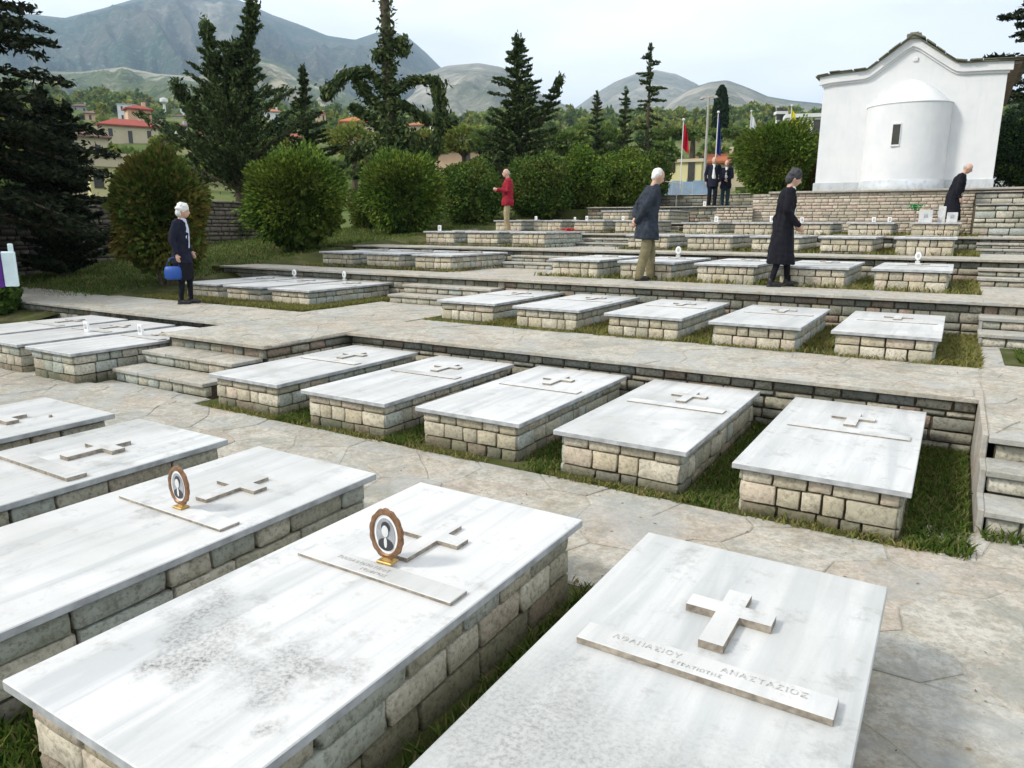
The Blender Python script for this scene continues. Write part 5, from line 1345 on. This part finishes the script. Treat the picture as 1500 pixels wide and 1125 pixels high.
person('person in navy cardigan, pale blouse and black skirt, short white hair, holding a blue bag', (-10.56, 7.22, .492), HR+.05, 1.56, .06, False, 'hair_white', 'full', 'navy', .30, .98, 'shirt', skirt=('black', .42, .17),
       arms=[((-.03, .24, 1.12), (.10, .20, .90)), ((-.06, -.24, 1.12), (.0, -.22, .86))], look=.1, leg_pose=((.06, .08), (-.05, -.07)))
bg_ = thing('handbag', 'bright blue handbag hanging from the white-haired woman hand', 'bag', (-10.56+.05, 7.22-.16, .49+.50), HR)
MB().vloft([(-.10, -.05, 0, .11, .045), (-.07, -.05, 0, .135, .056), (.03, -.05, 0, .14, .056), (.09, -.05, 0, .125, .04), (.11, -.05, 0, .10, .02)], 18).build('bag_body', M['bag'], bg_, True)
MB().tube([(-.14, 0, .11), (-.09, 0, .22), (-.02, 0, .25), (.04, 0, .20), (.06, 0, .11)], .008, 6).build('handle', M['bag'], bg_, True)
person('person with white hair in dark blue jacket and olive trousers, hands clasped behind the back', (-4.17, 10.90, .902), HR+.1, 1.70, .13, True, 'hair_white', 'short', 'slateblue', .36, 1.12, None, 'khaki',
       arms=[((-.13, .26, 1.12), (-.19, .07, .93)), ((-.13, -.26, 1.12), (-.19, -.04, .90))], look=.38, leg_pose=((.12, .08), (-.12, -.08)))
person('person with dark hair, white collar and long black coat, looking down at the graves', (-2.14, 10.88, .902), HR-.15, 1.60, .08, False, 'hair_dark', 'full', 'black', .66, 1.05, 'white_cloth', skirt=('black', .40, .16),
       arms=[((.0, .22, 1.13), (.20, .14, .93)), ((-.02, -.22, 1.13), (.20, -.12, .90))], look=.35, leg_pose=((.14, .08), (-.12, -.07)))
person('person in red jacket and sand trousers with hands raised at the chest', (-10.70, 17.35, 1.552), HR+math.pi+.15, 1.68, -.02, True, 'hair_grey', 'bald', 'red', .27, 1.10, None, 'khaki_light',
       arms=[((.04, .24, 1.12), (.30, .10, 1.16)), ((.04, -.24, 1.12), (.30, -.08, 1.14))], look=.05, leg_pose=((.03, .08), (-.03, -.08)))
q = rayp(1042, 302, 26.6)
person('person in dark suit with white shirt, left of two standing by the flags', (q.x, q.y, 2.367), -math.pi/2+YAW*.8, 1.66, 0, True, 'hair_grey', 'short', 'navy', .30, 1.05, 'white_cloth', 'black', vox=1.3)
q = rayp(1061, 302, 27.0)
person('person in dark jacket and teal trousers, right of two standing by the flags', (q.x, q.y, 2.367), -math.pi/2+YAW*.5, 1.58, 0, False, 'hair_grey', 'short', 'navy', .30, 1.1, 'white_cloth', 'teal_cloth',
       arms=[((.05, .22, 1.12), (.18, .05, 1.02)), ((.05, -.22, 1.12), (.18, -.05, 1.0))], vox=1.3)
person('person in long black coat with thin grey hair bending before the chapel', (-.22, 19.85, 1.552), HR-.5, 1.62, .26, True, 'hair_grey', 'bald', 'black', .62, 1.12, None, 'black',
       arms=[((.02, .24, 1.12), (.12, .20, .90)), ((.02, -.24, 1.12), (.14, -.20, .88))], look=.3)

# ------------------------------------------------------------------ mountains
def mountain(name, prof, d0, d1, z0a, mat, seed, relief=.12, px0=-500, px1=2000, nx=260, ny=110, valley=.8, freq=1.0):
    """heightfield between ground distance d0 and the ridge at d1; prof = ridge line as (bearing px, height py)"""
    xs = [p[0] for p in prof]; ys = [p[1] for p in prof]; V = []
    for i in range(nx+1):
        px = px0+(px1-px0)*i/nx; py = float(np.interp(px, xs, ys))
        top = rayp(px, py, d1); 
        dx, dy = top.x/d1, top.y/d1
        for j in range(ny+1):
            tt = j/ny; t = tt/.72 if tt <= .72 else 1
            d = d0+(d1-d0)*t if tt <= .72 else d1+(d1-d0)*(tt-.72)*2.2
            zb = ZC+d0*z0a
            h = zb+(top.z-zb)*(t**valley if tt <= .72 else 1-((tt-.72)/.28)**1.3*.9)
            # gullies run down the slope
            x_, y_ = dx*d, dy*d; amp = (top.z-zb)*relief*(4*t*(1-t))*(1-t)*1.6 if tt <= .72 else 0
            wx = noise.noise(Vector((px*.006, t*1.5, seed+9)))*1.2; g = noise.noise(Vector((px*.009*freq+wx, t*2.0, seed)))+.55*(.5-2*abs(noise.noise(Vector((px*.016*freq+t*1.6+wx, t*3.0, seed+3)))))+.28*(.5-2*abs(noise.noise(Vector((px*.035*freq-t*2.4, t*6+wx, seed+5)))))+.12*noise.noise(Vector((px*.1*freq, t*16, seed+7)))
            h += g*amp
            V.append((x_, y_, h))
    m = ny+1; F = [(i*m+j, (i+1)*m+j, (i+1)*m+j+1, i*m+j+1) for i in range(nx) for j in range(ny)]
    return struct(name, fastmesh(name, np.array(V), np.array(F), True), mat)
def mt_mat(name, forest, mid, rock, scale, bias, seed):
    m = Mat(name, .95, .05); wv = m.coords('World', loc=(seed*100, 0, 0))
    a = m.noise(m.coords('World', (1, 1, 1.6), loc=(seed*50, 0, 0)), scale, 7, .62, .4)
    c = m.ramp(a, [(bias-.10, forest), (bias, mid), (bias+.05, mid), (bias+.14, rock)])
    b = m.noise(wv, scale*9, 6, .7)
    c = m.mix(m.ramp(b, [(.38, .75), (.58, 0)]), c, tuple(x*.8 for x in forest))
    b2 = m.noise(m.coords('World', loc=(seed*9, 3, 0)), scale*28, 6, .75)
    c = m.mix(m.ramp(b2, [(.52, 0), (.66, .5)]), c, rock)
    m.col(c); m.bump(b, 1.0, 14); return m.m
M1 = mt_mat('forested mountain', (.025,.055,.035), (.095,.09,.07), (.32,.30,.25), .0021, .52, 1)
M2 = mt_mat('bare pale hill', (.08,.10,.06), (.22,.21,.16), (.40,.36,.30), .0026, .45, 2)
M3 = mt_mat('green foothill', (.03,.06,.025), (.10,.13,.06), (.42,.38,.28), .0035, .43, 3)
mountain('mountain', [(-500, 60), (-300, -10), (-150, 30), (-60, 20), (0, 12), (40, 20), (95, 26), (150, 12), (205, -4), (270, -22), (330, -8), (365, 6), (400, 22), (440, 36), (480, 52), (520, 58), (550, 48), (575, 46), (600, 56), (625, 78), (645, 98), (670, 125), (720, 165), (800, 215), (900, 300), (2000, 330)], 1500, 3600, .02, M1, 1, .17, -500, 1000, 420)
mountain('hill', [(-500, 330), (380, 300), (470, 250), (540, 190), (590, 135), (620, 108), (655, 96), (700, 92), (735, 98), (765, 118), (800, 143), (840, 158), (880, 178), (960, 250), (1100, 330), (2000, 340)], 1100, 2500, .03, M2, 2, .10, 300, 1150, 150)
mountain('mountain', [(-500, 340), (700, 300), (800, 200), (840, 160), (870, 138), (900, 120), (930, 108), (960, 102), (990, 108), (1020, 122), (1060, 150), (1150, 210), (1300, 300), (2000, 340)], 1800, 3600, .02, M2, 3, .12, 650, 1400, 150)
mountain('hill', [(-500, 340), (800, 300), (900, 215), (960, 170), (985, 145), (1010, 130), (1040, 120), (1065, 117), (1095, 128), (1125, 141), (1160, 147), (1200, 151), (1300, 170), (1450, 175), (1520, 150), (1700, 120), (2000, 200)], 1000, 2400, .03, M2, 4, .10, 750, 2000, 200)
mountain('foothill', [(-500, 110), (-100, 90), (0, 100), (60, 104), (120, 105), (180, 98), (230, 108), (290, 112), (330, 90), (380, 82), (420, 96), (480, 128), (540, 150), (600, 170), (700, 210), (2000, 330)], 700, 1900, .05, M3, 5, .16, -500, 900, 200)
mountain('foothill', [(-500, 180), (120, 165), (160, 150), (190, 132), (220, 120), (260, 117), (300, 125), (350, 138), (420, 150), (500, 165), (600, 185), (2000, 330)], 600, 1200, .08, M3, 6, .10, -200, 800, 150)

# ------------------------------------------------------------------ air
hz = Mat('haze'); hz.t.nodes.clear(); o_ = hz.n('ShaderNodeOutputMaterial'); pv = hz.n('ShaderNodeVolumePrincipled')
pv.inputs['Color'].default_value = (.55, .76, 1.0, 1); pv.inputs['Density'].default_value = .00019; pv.inputs['Anisotropy'].default_value = .2
hz.l(pv.outputs[0], o_.inputs['Volume'])
zmax = max((o.matrix_world @ Vector(c)).z for o in C.objects if o.type == 'MESH' and o.parent is None for c in o.bound_box)
zmin = min((o.matrix_world @ Vector(c)).z for o in C.objects if o.type == 'MESH' and o.parent is None for c in o.bound_box)
tag(MB().box(-6900, -6900, zmin-1.5, 6900, 6900, zmax+12).build('haze', hz.m), 'thin blue air haze over the whole valley', 'haze', kind='stuff')
bpy.data.scenes.remove(BENCH)
